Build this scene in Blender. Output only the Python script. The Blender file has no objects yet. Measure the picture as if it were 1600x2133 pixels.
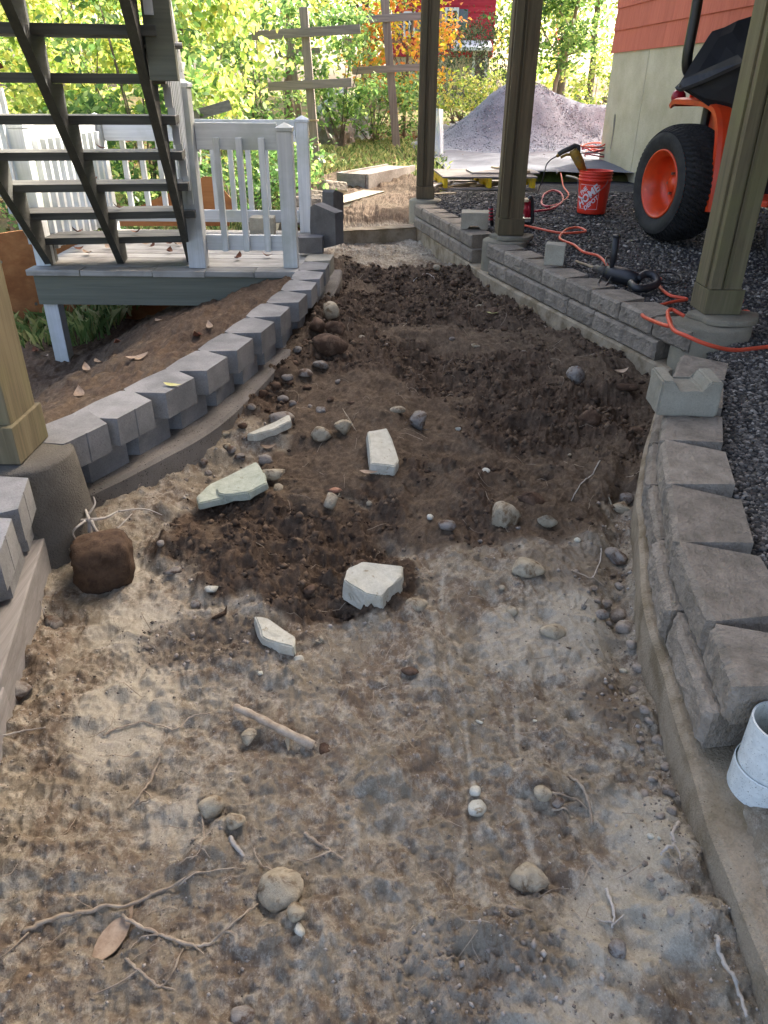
import bpy, bmesh, math, random
import numpy as np
from mathutils import Vector, Matrix, noise as mnoise

random.seed(7); RNG = np.random.default_rng(11)
SC = bpy.context.scene
COL = SC.collection
R = math.radians

# ---------------------------------------------------------------- camera
CAM_H, PITCH, ROLL = 1.3, 29.627, 0.5
cd = bpy.data.cameras.new("camera"); cam = bpy.data.objects.new("camera", cd); COL.objects.link(cam)
cd.sensor_fit = 'HORIZONTAL'; cd.sensor_width = 36; cd.lens = 36 * 1550 / 1600
cd.clip_start = 0.05; cd.clip_end = 600
cam.matrix_world = Matrix.Translation((0, 0, CAM_H)) @ Matrix.Rotation(R(90 - PITCH), 4, 'X') @ Matrix.Rotation(R(ROLL), 4, 'Z')
SC.camera = cam

# ---------------------------------------------------------------- world, sun, exposure
SUN_EL, SUN_AZ = 35, 40          # azimuth clockwise from +Y (towards +X)
w = bpy.data.worlds.new("World"); SC.world = w; w.use_nodes = True
nt = w.node_tree; bg = nt.nodes['Background']
sky = nt.nodes.new('ShaderNodeTexSky'); sky.sky_type = 'NISHITA'; sky.sun_disc = False
sky.sun_elevation = R(SUN_EL); sky.sun_rotation = R(SUN_AZ)
sky.dust_density = 6; sky.ozone_density = 0; sky.air_density = .55
nt.links.new(sky.outputs[0], bg.inputs[0]); bg.inputs[1].default_value = 0.15
sd = bpy.data.lights.new("sun", 'SUN'); sd.energy = 2.2; sd.angle = R(0.6); sd.color = (1, .95, .87)
so = bpy.data.objects.new("sun", sd); COL.objects.link(so)
dirv = Vector((math.sin(R(SUN_AZ)) * math.cos(R(SUN_EL)), math.cos(R(SUN_AZ)) * math.cos(R(SUN_EL)), math.sin(R(SUN_EL))))
so.rotation_euler = dirv.to_track_quat('Z', 'Y').to_euler(); so.location = (10, 20, 20)
vs = SC.view_settings; vs.view_transform = 'Standard'; vs.look = 'None'; vs.exposure = 2.7; vs.gamma = 1
vs.use_curve_mapping = False
SC.cycles.max_bounces = 8; SC.cycles.diffuse_bounces = 5; SC.cycles.transparent_max_bounces = 8

# ---------------------------------------------------------------- picture ray -> point on a plane of the place
_F, _CX, _CY = 1550.0, 800.0, 1066.5
_c, _s = math.cos(R(ROLL)), math.sin(R(ROLL)); _cp, _sp = math.cos(R(PITCH)), math.sin(R(PITCH))
def ray(u, v):
    x = (u - _CX) / _F; y = (_CY - v) / _F
    x, y = _c * x - _s * y, _s * x + _c * y
    return Vector((x, _cp + y * _sp, -_sp + y * _cp))
def un(u, v, z):
    d = ray(u, v); t = (z - CAM_H) / d.z
    return Vector((d.x * t, d.y * t, z))
def atY(u, v, Y):
    d = ray(u, v); t = Y / d.y
    return Vector((d.x * t, Y, CAM_H + d.z * t))
def depth(p): return p.y * _cp - (p.z - CAM_H) * _sp
def mpp(p): return depth(p) / _F          # metres per photo pixel at p

# ---------------------------------------------------------------- tagging
def T(o, label, cat, group=None):
    o['label'] = label; o['category'] = cat
    if group: o['group'] = group
    return o
def K(o, kind): o['kind'] = kind; return o
def empty(name, loc=(0, 0, 0), rz=0):
    o = bpy.data.objects.new(name, None); COL.objects.link(o); o.location = loc; o.rotation_euler = (0, 0, rz)
    o.empty_display_size = .1
    return o

# ---------------------------------------------------------------- mesh helpers
def smooth(me, on=True):
    me.polygons.foreach_set('use_smooth', np.full(len(me.polygons), on))
def mesh_obj(name, verts, faces, mat, parent=None, sm=False):
    me = bpy.data.meshes.new(name); me.from_pydata([tuple(v) for v in verts], [], faces); me.update()
    return link(name, me, mat, parent, sm)
def link(name, me, mat, parent=None, sm=False):
    if mat: me.materials.append(mat)
    if sm: smooth(me)
    o = bpy.data.objects.new(name, me); COL.objects.link(o)
    if parent: o.parent = parent
    return o
def np_mesh(name, V, F, mat, parent=None, sm=False):
    """V (n,3), F (m,k) numpy"""
    me = bpy.data.meshes.new(name); k = F.shape[1]
    me.vertices.add(len(V)); me.vertices.foreach_set('co', V.astype(np.float32).ravel())
    me.loops.add(F.size); me.loops.foreach_set('vertex_index', F.astype(np.int32).ravel())
    me.polygons.add(len(F)); me.polygons.foreach_set('loop_start', np.arange(0, F.size, k, dtype=np.int32))
    me.update(calc_edges=True); me.validate()
    return link(name, me, mat, parent, sm)
def bm_obj(name, bm, mat, parent=None, sm=False):
    bmesh.ops.recalc_face_normals(bm, faces=bm.faces)
    me = bpy.data.meshes.new(name); bm.to_mesh(me); bm.free()
    return link(name, me, mat, parent, sm)

class MB:
    """collects shapes of ONE piece"""
    def __init__(s): s.v = []; s.f = []
    def add(s, vs_, fs):
        o = len(s.v); s.v += [Vector(p) for p in vs_]; s.f += [tuple(i + o for i in f) for f in fs]; return s
    def box(s, x0, x1, y0, y1, z0, z1):
        return s.add([(x0,y0,z0),(x1,y0,z0),(x1,y1,z0),(x0,y1,z0),(x0,y0,z1),(x1,y0,z1),(x1,y1,z1),(x0,y1,z1)],
                     [(0,3,2,1),(4,5,6,7),(0,1,5,4),(1,2,6,5),(2,3,7,6),(3,0,4,7)])
    def beam(s, a, b, wd, ht, up=(0, 0, 1)):
        a = Vector(a); b = Vector(b); d = (b - a).normalized(); sd_ = d.cross(Vector(up))
        if sd_.length < 1e-4: sd_ = Vector((1, 0, 0))
        sd_.normalize(); u_ = sd_.cross(d).normalized()
        p = []
        for q in (a, b):
            for i, j in ((-1, -1), (1, -1), (1, 1), (-1, 1)): p.append(q + sd_ * i * wd / 2 + u_ * j * ht / 2)
        return s.add(p, [(0,3,2,1),(4,5,6,7),(0,1,5,4),(1,2,6,5),(2,3,7,6),(3,0,4,7)])
    def prism(s, outline, z0, z1):
        n = len(outline); p = [(x, y, z0) for x, y in outline] + [(x, y, z1) for x, y in outline]
        return s.add(p, [tuple(range(n - 1, -1, -1)), tuple(range(n, 2 * n))] + [(i, (i + 1) % n, n + (i + 1) % n, n + i) for i in range(n)])
    def tube(s, pts, rad, n=8, cap=True):
        pts = [Vector(p) for p in pts]; m = len(pts)
        rad = rad if isinstance(rad, (list, tuple)) else [rad] * m
        ref = Vector((0, 0, 1)); rings = []; o = len(s.v); prev = None
        for i, p in enumerate(pts):
            d = (pts[min(i + 1, m - 1)] - pts[max(i - 1, 0)]).normalized()
            if prev is None:
                a = d.cross(ref)
                if a.length < .1: a = d.cross(Vector((1, 0, 0)))
            else: a = prev - d * prev.dot(d)
            if a.length < 1e-5: a = d.orthogonal()
            a.normalize(); prev = a; b = d.cross(a)
            for k in range(n):
                t = 2 * math.pi * k / n; s.v.append(p + (a * math.cos(t) + b * math.sin(t)) * rad[i])
        for i in range(m - 1):
            for k in range(n):
                k2 = (k + 1) % n
                s.f.append((o + i*n + k, o + i*n + k2, o + (i+1)*n + k2, o + (i+1)*n + k))
        if cap: s.f.append(tuple(o + k for k in range(n - 1, -1, -1))); s.f.append(tuple(o + (m-1)*n + k for k in range(n)))
        return s
    def lathe(s, prof, n=32, M=None, closed=False):
        o = len(s.v); m = len(prof)
        for r_, z in prof:
            for k in range(n):
                t = 2 * math.pi * k / n; p = Vector((r_ * math.cos(t), r_ * math.sin(t), z)); s.v.append(M @ p if M else p)
        for i in range(m if closed else m - 1):
            i2 = (i + 1) % m
            for k in range(n):
                k2 = (k + 1) % n; s.f.append((o + i*n + k, o + i*n + k2, o + i2*n + k2, o + i2*n + k))
        return s
    def build(s, name, mat, parent=None, sm=False, bevel=0, seg=2, jitter=0):
        bm = bmesh.new(); vv = [bm.verts.new(p) for p in s.v]
        for f in s.f:
            try: bm.faces.new([vv[i] for i in f])
            except ValueError: pass
        bmesh.ops.remove_doubles(bm, verts=bm.verts, dist=1e-5)
        if bevel:
            es = [e for e in bm.edges if len(e.link_faces) == 2 and e.calc_face_angle(0) > .5]
            bmesh.ops.bevel(bm, geom=es, offset=bevel, segments=seg, affect='EDGES', profile=.6)
        if jitter:
            for v in bm.verts: v.co += mnoise.noise_vector(v.co * 14) * jitter
        return bm_obj(name, bm, mat, parent, sm)

def spline(pts, n=8, closed=False):
    P = [Vector(p) for p in pts]; out = []; m = len(P)
    for i in range(m if closed else m - 1):
        g = (lambda k: P[k % m]) if closed else (lambda k: P[max(0, min(m - 1, k))])
        p0, p1, p2, p3 = g(i - 1), g(i), g(i + 1), g(i + 2)
        for j in range(n):
            t = j / n
            out.append(.5 * ((2*p1) + (p2 - p0)*t + (2*p0 - 5*p1 + 4*p2 - p3)*t*t + (3*p1 - p0 - 3*p2 + p3)*t**3))
    if not closed: out.append(P[-1])
    return out
def dup(root, loc, rz=None, parent=None):
    c = root.copy(); COL.objects.link(c); c.location = loc
    if rz is not None: c.rotation_euler = (0, 0, rz)
    c.parent = parent
    for ch in root.children:
        k = ch.copy(); COL.objects.link(k); k.parent = c
        for g in ch.children:
            h = g.copy(); COL.objects.link(h); h.parent = k
    return c

# ---------------------------------------------------------------- numpy noise
_P = np.random.default_rng(3).random((256, 256))
def vnoise(x, y):
    xi = np.floor(x).astype(int); yi = np.floor(y).astype(int); fx = x - xi; fy = y - yi
    fx = fx*fx*fx*(fx*(fx*6-15)+10); fy = fy*fy*fy*(fy*(fy*6-15)+10)
    a = _P[xi & 255, yi & 255]; b = _P[(xi+1) & 255, yi & 255]; c = _P[xi & 255, (yi+1) & 255]; d = _P[(xi+1) & 255, (yi+1) & 255]
    return (a*(1-fx)+b*fx)*(1-fy) + (c*(1-fx)+d*fx)*fy
def fbm(x, y, f, o=4, g=.5, ridge=False):
    s = 0; a = 1; t = 0
    for i in range(o):
        n = vnoise(x*f + 13.7*i, y*f - 7.3*i)
        if ridge: n = 1 - np.abs(2*n - 1)
        s = s + a*n; t += a; a *= g; f *= 2.03
    return s / t
def sstep(a, b, x):
    t = np.clip((x - a) / (b - a), 0, 1); return t*t*(3-2*t)
# ---------------------------------------------------------------- materials
def srgb(h):
    h = h.lstrip('#'); c = [int(h[i:i+2], 16) / 255 for i in (0, 2, 4)]
    return tuple(x/12.92 if x <= .04045 else ((x+.055)/1.055)**2.4 for x in c) + (1,)
class NT:
    def __init__(s, m): s.t = m.node_tree; s.n = s.t.nodes; s.l = s.t.links
    def new(s, ty, **kw):
        n = s.n.new(ty)
        for k, v in kw.items():
            if hasattr(n, k): setattr(n, k, v)
        return n
    def L(s, a, b): s.l.new(a, b)
def ramp(N, fac, stops):
    r = N.new('ShaderNodeValToRGB'); e = r.color_ramp.elements
    while len(e) < len(stops): e.new(.5)
    for i, (p, c) in enumerate(stops): e[i].position = p; e[i].color = c
    N.L(fac, r.inputs[0]); return r.outputs[0]
def coords(N, space='obj', scale=(1, 1, 1)):
    if space == 'world': src = N.new('ShaderNodeNewGeometry').outputs['Position']
    else:
        tc = N.new('ShaderNodeTexCoord').outputs['Object']; oi = N.new('ShaderNodeObjectInfo')
        mu = N.new('ShaderNodeMath', operation='MULTIPLY'); N.L(oi.outputs['Random'], mu.inputs[0]); mu.inputs[1].default_value = 37
        ad = N.new('ShaderNodeVectorMath', operation='ADD'); N.L(tc, ad.inputs[0]); N.L(mu.outputs[0], ad.inputs[1]); src = ad.outputs[0]
    mp = N.new('ShaderNodeMapping'); mp.inputs['Scale'].default_value = scale; N.L(src, mp.inputs[0]); return mp.outputs[0]
def tnoise(N, vec, sc, det=6, rough=.6, dist=0):
    n = N.new('ShaderNodeTexNoise'); n.inputs['Scale'].default_value = sc; n.inputs['Detail'].default_value = det
    n.inputs['Roughness'].default_value = rough; n.inputs['Distortion'].default_value = dist; N.L(vec, n.inputs[0]); return n.outputs[0]
def mixc(N, fac, a, b, mode='MIX'):
    m = N.new('ShaderNodeMix', data_type='RGBA', blend_type=mode)
    for s_, v in ((0, fac), (6, a), (7, b)):
        if hasattr(v, 'is_linked') or isinstance(v, bpy.types.NodeSocket): N.L(v, m.inputs[s_])
        else: m.inputs[s_].default_value = v
    return m.outputs[2]
def vscale(N, col, k):           # brighten / darken by a scalar socket or number
    m = N.new('ShaderNodeVectorMath', operation='SCALE'); N.L(col, m.inputs[0])
    if isinstance(k, (int, float)): m.inputs['Scale'].default_value = k
    else: N.L(k, m.inputs['Scale'])
    return m.outputs[0]
def maprange(N, v, a, b):
    m = N.new('ShaderNodeMapRange'); N.L(v, m.inputs[0]); m.inputs[3].default_value = a; m.inputs[4].default_value = b; return m.outputs[0]
def newmat(name, rough=.9, spec=.25):
    m = bpy.data.materials.new(name); m.use_nodes = True; N = NT(m); b = N.n['Principled BSDF']
    b.inputs['Roughness'].default_value = rough; b.inputs['Specular IOR Level'].default_value = spec
    return m, N, b
def bump(N, b, h, dist=.01, strength=.6):
    n = N.new('ShaderNodeBump'); n.inputs['Strength'].default_value = strength; n.inputs['Distance'].default_value = dist
    N.L(h, n.inputs['Height']); N.L(n.outputs[0], b.inputs['Normal'])

def M_rough(name, c1, c2, sc=8, fine=120, bd=.004, bs=.6, rough=.92, space='obj', speck=None, objvar=.12, spec=.2, scale=(1,1,1), mid=(.35, .65)):
    """mottled mineral / painted surface: two colours, fine grain, relief"""
    m, N, b = newmat(name, rough, spec)
    v = coords(N, space, scale)
    n1 = tnoise(N, v, sc, 7, .62); n2 = tnoise(N, v, fine, 3, .7)
    col = ramp(N, n1, [(mid[0], c1), (mid[1], c2)])
    col = vscale(N, col, maprange(N, n2, .72, 1.28))
    if speck:
        vo = N.new('ShaderNodeTexVoronoi'); vo.inputs['Scale'].default_value = speck[1]; N.L(v, vo.inputs[0])
        f = ramp(N, vo.outputs['Distance'], [(speck[2], (1, 1, 1, 1)), (speck[2] + .06, (0, 0, 0, 1))])
        g = ramp(N, tnoise(N, v, speck[1] * .35, 2), [(.5, (0, 0, 0, 1)), (.56, (1, 1, 1, 1))])
        mm = N.new('ShaderNodeMath', operation='MULTIPLY'); N.L(f, mm.inputs[0]); N.L(g, mm.inputs[1])
        col = mixc(N, mm.outputs[0], col, speck[0])
    if objvar:
        oi = N.new('ShaderNodeObjectInfo'); col = vscale(N, col, maprange(N, oi.outputs['Random'], 1 - objvar, 1 + objvar))
    N.L(col, b.inputs['Base Color'])
    ad = N.new('ShaderNodeMath', operation='ADD'); N.L(n1, ad.inputs[0]); N.L(n2, ad.inputs[1])
    bump(N, b, ad.outputs[0], bd, bs)
    return m
def M_wood(name, c1, c2, axis=2, sc=1.0, rough=.75, bs=.4, stain=None, objvar=.1, spec=.2):
    m, N, b = newmat(name, rough, spec)
    s = [22 * sc] * 3; s[axis] = 1.1 * sc
    v = coords(N, 'obj', tuple(s)); n1 = tnoise(N, v, 1.6, 6, .6, .6)
    v2 = coords(N, 'obj', (1, 1, 1)); n2 = tnoise(N, v2, 3, 5, .6)
    s3 = [160 * sc] * 3; s3[axis] = 3 * sc
    n3 = tnoise(N, coords(N, 'obj', tuple(s3)), 1, 3, .6)
    col = ramp(N, n1, [(.3, c1), (.7, c2)])
    col = vscale(N, col, maprange(N, n3, .75, 1.25))
    if stain: col = mixc(N, ramp(N, n2, [(.45, (0, 0, 0, 1)), (.7, (1, 1, 1, 1))]), col, stain)
    if objvar:
        oi = N.new('ShaderNodeObjectInfo'); col = vscale(N, col, maprange(N, oi.outputs['Random'], 1 - objvar, 1 + objvar))
    N.L(col, b.inputs['Base Color']); bump(N, b, n3, .004, bs); return m
def M_plain(name, c, rough=.5, spec=.5, metal=0, dirt=None, sc=10, coat=0):
    m, N, b = newmat(name, rough, spec); b.inputs['Metallic'].default_value = metal; b.inputs['Coat Weight'].default_value = coat
    v = coords(N); n1 = tnoise(N, v, sc, 7, .65)
    if dirt: col = ramp(N, n1, [(.48, c), (.72, dirt)])
    else: col = ramp(N, n1, [(.3, tuple(x * .88 for x in c[:3]) + (1,)), (.7, c)])
    N.L(col, b.inputs['Base Color'])
    rr = maprange(N, n1, max(0, rough - .12), min(1, rough + .12)); N.L(rr, b.inputs['Roughness'])
    bump(N, b, tnoise(N, v, sc * 12, 3), .0015, .25); return m
def M_island(name, stops, rough=.9, trans=0, spec=.2, bumpsc=0):
    """one colour per loose piece of the mesh (leaves, pebbles)"""
    m, N, b = newmat(name, rough, spec)
    g = N.new('ShaderNodeNewGeometry'); col = ramp(N, g.outputs['Random Per Island'], stops)
    if bumpsc:
        n = tnoise(N, coords(N, 'world'), bumpsc, 4, .65); col = vscale(N, col, maprange(N, n, .6, 1.4)); bump(N, b, n, .003, .6)
    N.L(col, b.inputs['Base Color'])
    if trans:
        tr = N.new('ShaderNodeBsdfTranslucent'); mx = N.new('ShaderNodeMixShader'); mx.inputs[0].default_value = trans
        c2 = vscale(N, col, 1.5); N.L(c2, tr.inputs[0])
        N.L(b.outputs[0], mx.inputs[1]); N.L(tr.outputs[0], mx.inputs[2]); N.L(mx.outputs[0], N.n['Material Output'].inputs[0])
    return m
def even(*hexes):
    n = len(hexes); return [(i / max(1, n - 1), srgb(h)) for i, h in enumerate(hexes)]

m_split = M_rough('split_face_concrete', srgb('#7d7466'), srgb('#9c9181'), 14, 75, .012, 1.0)
m_smoothblk = M_rough('block_concrete', srgb('#6f6f6d'), srgb('#8c8b88'), 6, 160, .003, .5, speck=(srgb('#3a3733'), 190, .12))
m_paleblk = M_rough('pale_block_concrete', srgb('#8d8878'), srgb('#a49f8e'), 6, 140, .003, .5, speck=(srgb('#4b463c'), 160, .1))
m_darkblk = M_rough('dark_block_concrete', srgb('#575655'), srgb('#6e6d6b'), 7, 150, .003, .5)
m_footing = M_rough('cast_concrete', srgb('#85775f'), srgb('#a79982'), 9, 150, .008, 1.0, space='world', speck=(srgb('#6a5b48'), 95, .09), mid=(.38, .58))
m_footing2 = M_rough('dusty_concrete', srgb('#6c675f'), srgb('#857f76'), 5, 200, .004, .6, space='world', speck=(srgb('#2d2925'), 110, .22))
m_pier = M_rough('pier_concrete', srgb('#7a7464'), srgb('#968f7b'), 4, 190, .006, .8)
m_pierL = M_rough('dark_pier_concrete', srgb('#5b574f'), srgb('#777268'), 4, 170, .007, .9)
m_found = M_rough('foundation_concrete', srgb('#aa9f82'), srgb('#c4ba9e'), 3, 60, .004, .35, rough=.85, speck=(srgb('#7d7460'), 30, .06), mid=(.3, .75))
m_postwood = M_wood('treated_post', srgb('#4b4030'), srgb('#6d5f48'), 2, 1, stain=srgb('#5c5540'))
m_postL = M_wood('mossy_post', srgb('#5c5440'), srgb('#7d735a'), 2, 1, stain=srgb('#716d4c'))
m_greyX = M_wood('weathered_grey_x', srgb('#7d756d'), srgb('#a0978e'), 0, 1)
m_greyZ = M_wood('weathered_grey_z', srgb('#7b7168'), srgb('#9d9288'), 2, 1)
m_timberY = M_wood('dusty_timber', srgb('#85807a'), srgb('#9b9690'), 1, 1)
m_stair = M_wood('dark_painted_stringer', srgb('#42423e'), srgb('#51514b'), 1, .7, rough=.65)
m_tread = M_wood('dark_painted_tread', srgb('#484843'), srgb('#65645d'), 0, .7, rough=.65)
m_rimpaint = M_wood('grey_painted_rim', srgb('#5f6156'), srgb('#6f7164'), 0, .6, rough=.6)
m_white = M_wood('white_painted_wood', srgb('#b9bcbd'), srgb('#cfd1cf'), 2, .5, rough=.55, bs=.15, stain=srgb('#a8ac9f'))
m_whiteX = M_wood('white_painted_rail', srgb('#b9bcbd'), srgb('#cfd1cf'), 0, .5, rough=.55, bs=.15, stain=srgb('#a8ac9f'))
m_deckb = M_wood('worn_deck_board', srgb('#8e8c84'), srgb('#adaaa2'), 0, .8, stain=srgb('#75716a'))
m_ply = M_wood('plywood', srgb('#8a5a36'), srgb('#a5754c'), 0, .35, rough=.8, bs=.1, stain=srgb('#74482b'), objvar=.05)
m_pale_wood = M_wood('fresh_board', srgb('#a08c6e'), srgb('#bba98b'), 0, .8)
m_joist = M_wood('deck_joist', srgb('#6b5c40'), srgb('#8a7955'), 1, 1)
m_yellow = M_plain('yellow_paint', srgb('#d8b41e'), .6, .4, dirt=srgb('#a58a28'))
m_orange = M_plain('orange_enamel', srgb('#d5451f'), .38, .5, dirt=srgb('#b5462a'), sc=6)
m_rim = M_plain('orange_rim', srgb('#db4a20'), .35, .5, dirt=srgb('#b9482a'), sc=9)
m_tyre = M_rough('tyre_rubber', srgb('#2c2b29'), srgb('#3f3d39'), 9, 90, .002, .5, rough=.85, spec=.3)
m_tread_r = M_rough('tread_rubber', srgb('#232322'), srgb('#333231'), 9, 90, .002, .5, rough=.8, spec=.3)
m_black = M_plain('black_plastic', srgb('#232427'), .5, .5)
m_blackmetal = M_plain('black_tube', srgb('#1d1d1e'), .35, .5)
m_tarp = M_plain('black_tarp', srgb('#202124'), .6, .4, sc=5)
m_bucket = M_plain('orange_bucket_plastic', srgb('#e2341c'), .45, .5, dirt=srgb('#d8402a'), sc=5)
m_print = M_plain('white_print', srgb('#e6d9d6'), .6, .3)
m_cord = M_plain('orange_cord', srgb('#d8563a'), .5, .4)
m_hose = M_plain('red_hose', srgb('#a8263a'), .45, .5)
m_red = M_plain('red_plastic', srgb('#a3162c'), .4, .5)
m_tool = M_plain('tool_yellow', srgb('#a07b2a'), .6, .4, dirt=srgb('#5b5344'), sc=16)
m_tooldark = M_plain('tool_dark', srgb('#3c3a36'), .6, .4, dirt=srgb('#6a6256'), sc=12)
m_steel = M_plain('steel', srgb('#8d8b86'), .4, .5, .8)
m_siding = M_wood('orange_red_shingle', srgb('#b7604a'), srgb('#c56f57'), 2, .9, rough=.8, bs=.35, objvar=.06)
m_redhouse = M_wood('red_clapboard', srgb('#a12c3a'), srgb('#b53a48'), 0, .5)
m_trim = M_plain('white_trim', srgb('#d9dcdf'), .6, .3)
m_shut = M_plain('slate_shutter', srgb('#5f6a78'), .6, .3)
m_glass = M_plain('dark_pane', srgb('#39424a'), .08, .8)
m_pvc = M_rough('speckled_white_pipe', srgb('#c4c8c0'), srgb('#d6d9d2'), 5, 60, .0008, .3, rough=.5, speck=(srgb('#73766a'), 300, .2))
m_root = M_rough('dry_root', srgb('#8a7a66'), srgb('#b3a48e'), 30, 160, .002, .5)
m_rootpale = M_rough('dusty_root', srgb('#a39a8d'), srgb('#c0b8ab'), 30, 160, .002, .5)
m_bark = M_rough('bark', srgb('#5d5145'), srgb('#8b7d6d'), 5, 30, .03, .9, scale=(4, 4, .8))
m_barkpale = M_rough('pale_bark', srgb('#8c7f6c'), srgb('#b3a48e'), 5, 30, .02, .8, scale=(4, 4, .8))
m_leafdry = M_rough('dry_leaf', srgb('#8b755f'), srgb('#b09c85'), 30, 200, .001, .4, rough=.8)
m_leafdark = M_rough('dark_dry_leaf', srgb('#5b3a2a'), srgb('#7d5440'), 30, 200, .001, .4, rough=.8)
m_leafyellow = M_rough('yellow_leaf', srgb('#b0ac6a'), srgb('#cbc78a'), 30, 200, .001, .4, rough=.8)
m_boulder = M_rough('field_stone', srgb('#6c655a'), srgb('#928a7d'), 3, 30, .02, .8)
m_asphalt = M_rough('asphalt', srgb('#55575d'), srgb('#66686e'), 1.2, 260, .003, .5, space='world')
m_pile = M_rough('grey_crushed_stone', srgb('#7a7f87'), srgb('#92979f'), 3, 90, .03, .9, space='world')
m_tarpw = M_plain('white_sheet', srgb('#d5d8da'), .5, .4, sc=3)
# stones
def stone_mat(name, c1, c2, dirt, amt=(.5, .62)):
    m, N, b = newmat(name, .9, .25); v = coords(N)
    n1 = tnoise(N, v, 34, 8, .7); n2 = tnoise(N, v, 24, 8, .68, .4); n3 = tnoise(N, v, 260, 4, .75)
    col = ramp(N, n1, [(.35, c1), (.65, c2)])
    col = mixc(N, ramp(N, n2, [(amt[0], (0, 0, 0, 1)), (amt[1], (1, 1, 1, 1))]), col, dirt)
    col = vscale(N, col, maprange(N, n3, .78, 1.22)); N.L(col, b.inputs['Base Color'])
    ad = N.new('ShaderNodeMath', operation='ADD'); N.L(n1, ad.inputs[0]); N.L(n3, ad.inputs[1]); bump(N, b, ad.outputs[0], .004, .6); return m
SM = dict(
    white=stone_mat('white_concrete_shard', srgb('#b9b49f'), srgb('#cdc9b7'), srgb('#8a7a5e'), (.6, .68)),
    green=stone_mat('pale_green_shard', srgb('#a3a893'), srgb('#b9bda9'), srgb('#7c7863'), (.62, .7)),
    tan=stone_mat('tan_cobble', srgb('#968a72'), srgb('#b3a78e'), srgb('#6d5a43')),
    grey=stone_mat('grey_cobble', srgb('#7b746a'), srgb('#968f84'), srgb('#5d4b3c'), (.48, .6)),
    brown=stone_mat('soil_stained_cobble', srgb('#5a4738'), srgb('#6f5a48'), srgb('#493729'), (.42, .55)),
    soil=stone_mat('soil_caked_lump', srgb('#4c3c2e'), srgb('#5e4b3a'), srgb('#433427'), (.45, .6)),
    ash=stone_mat('ash_lump', srgb('#8a7f71'), srgb('#a89d8e'), srgb('#776a5a')),
    pink=stone_mat('pinkish_chip', srgb('#a87c62'), srgb('#c09377'), srgb('#7d5a44')),
)
# ---------------------------------------------------------------- lines of the place (plan view)
LF = np.array([(-.70,-1.2),(-.72,.4),(-.80,.9),(-.86,1.23),(-.95,1.6),(-1.03,1.98),(-.99,2.14),(-.80,2.46),(-.66,2.8),(-.54,3.45),(-.41,4.3),(-.34,5.2),(-.33,6.2),(-.45,7.4),(-.85,8.3),(-.95,9.5),(-.6,12)])   # front of left footing
RF = np.array([(.60,-1.2),(.60,.6),(.612,.92),(.655,1.3),(.69,1.58),(.77,1.9),(.845,2.19),(.975,2.55),(1.10,2.85),(1.30,3.25),(1.375,3.5),(1.245,4.0),(1.045,4.57),(.71,5.71),(.235,7.9),(.25,8.6),(.5,9.6),(.75,12)])  # front of right footing
def lfx(y): return np.interp(y, LF[:, 1], LF[:, 0])
def rfx(y): return np.interp(y, RF[:, 1], RF[:, 0])
G = .32; GB = .30         # top of right blocks, gravel level

def soil_dim_mask(x, y):
    n = fbm(x, y, 2.3, 4); m = fbm(x + 9, y + 3, 7, 3)
    j = (n - .5) * 1.5 + (m - .5) * .5
    b = sstep(2.1, 2.5, y + .8 * j) * (1 - sstep(6.2, 6.75, y + .6 * j))
    def blob(cx, cy, rx, ry, k=1): return k * (1 - sstep(.55, 1.15, np.hypot((x - cx) / rx, (y - cy) / ry) + j * .5))
    for a in ((-.36, 2.12, .42, .33, 1), (-.12, 1.85, .25, .2, .9), (-.62, 1.98, .2, .1, .6), (.35, 2.3, .5, .3, .75), (.55, 1.9, .25, .2, .45),
              (-.5, 1.55, .3, .12, .5), (.55, 1.35, .1, .2, .5), (-.66, .78, .16, .2, .55), (.15, .72, .22, .12, .4)):
        b = np.maximum(b, blob(*a))
    left = sstep(.1, .34, x - lfx(y) + j * .2) ; b = b * (left + (1 - left) * sstep(2.5, 3.3, y))
    b = np.maximum(b, .62 * sstep(7.9, 8.5, y))  # far end painted darker to offset the strong sun on it
    return np.clip(b, 0, 1)
def clod_mask(x, y): return sstep(.34, .54, fbm(x * 1.2 + 3, y * .8 + 2, 2.2, 4) + .25 * (fbm(x, y, 9, 3) - .5))
def pale_mask(x, y):
    x = np.asarray(x, float); y = np.asarray(y, float); j = (fbm(x + 5, y + 6, 5, 4) - .5) * 1.6
    b = 0 * x
    for cx, cy, rx, ry, k in ((-.66, 1.62, .16, .14, 1), (-.62, 1.28, .12, .16, .9), (.45, .80, .13, .12, 1), (.53, .98, .09, .12, .9), (.30, .64, .14, .06, .8), (-.42, 1.0, .10, .10, .5), (.36, 1.58, .14, .14, .5), (.55, 1.62, .10, .25, .6), (-.8, 1.85, .1, .12, .8)):
        b = np.maximum(b, k * (1 - sstep(.5, 1.1, np.hypot((x - cx) / rx, (y - cy) / ry) + j * .5)))
    w_ = x + .09 * (fbm(x, y, 3.5, 3) - .5)
    for cx, wd in ((.115, .012), (.15, .008), (.185, .006), (.30, .008), (.335, .006), (.43, .006)):
        st = np.exp(-((w_ + .03 * np.sin(y * 3 + cx * 9) - cx) / wd) ** 2) * sstep(.6, .7, y) * (1 - sstep(1.9, 2.2, y)) * np.clip((fbm(x * 0 + cx * 31, y, 2.2, 2) - .42) * 7, 0, 1)
        b = np.maximum(b, .42 * st * sstep(.35, .55, fbm(x, y, 14, 3)))
    return np.clip(b, 0, 1)
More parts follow.
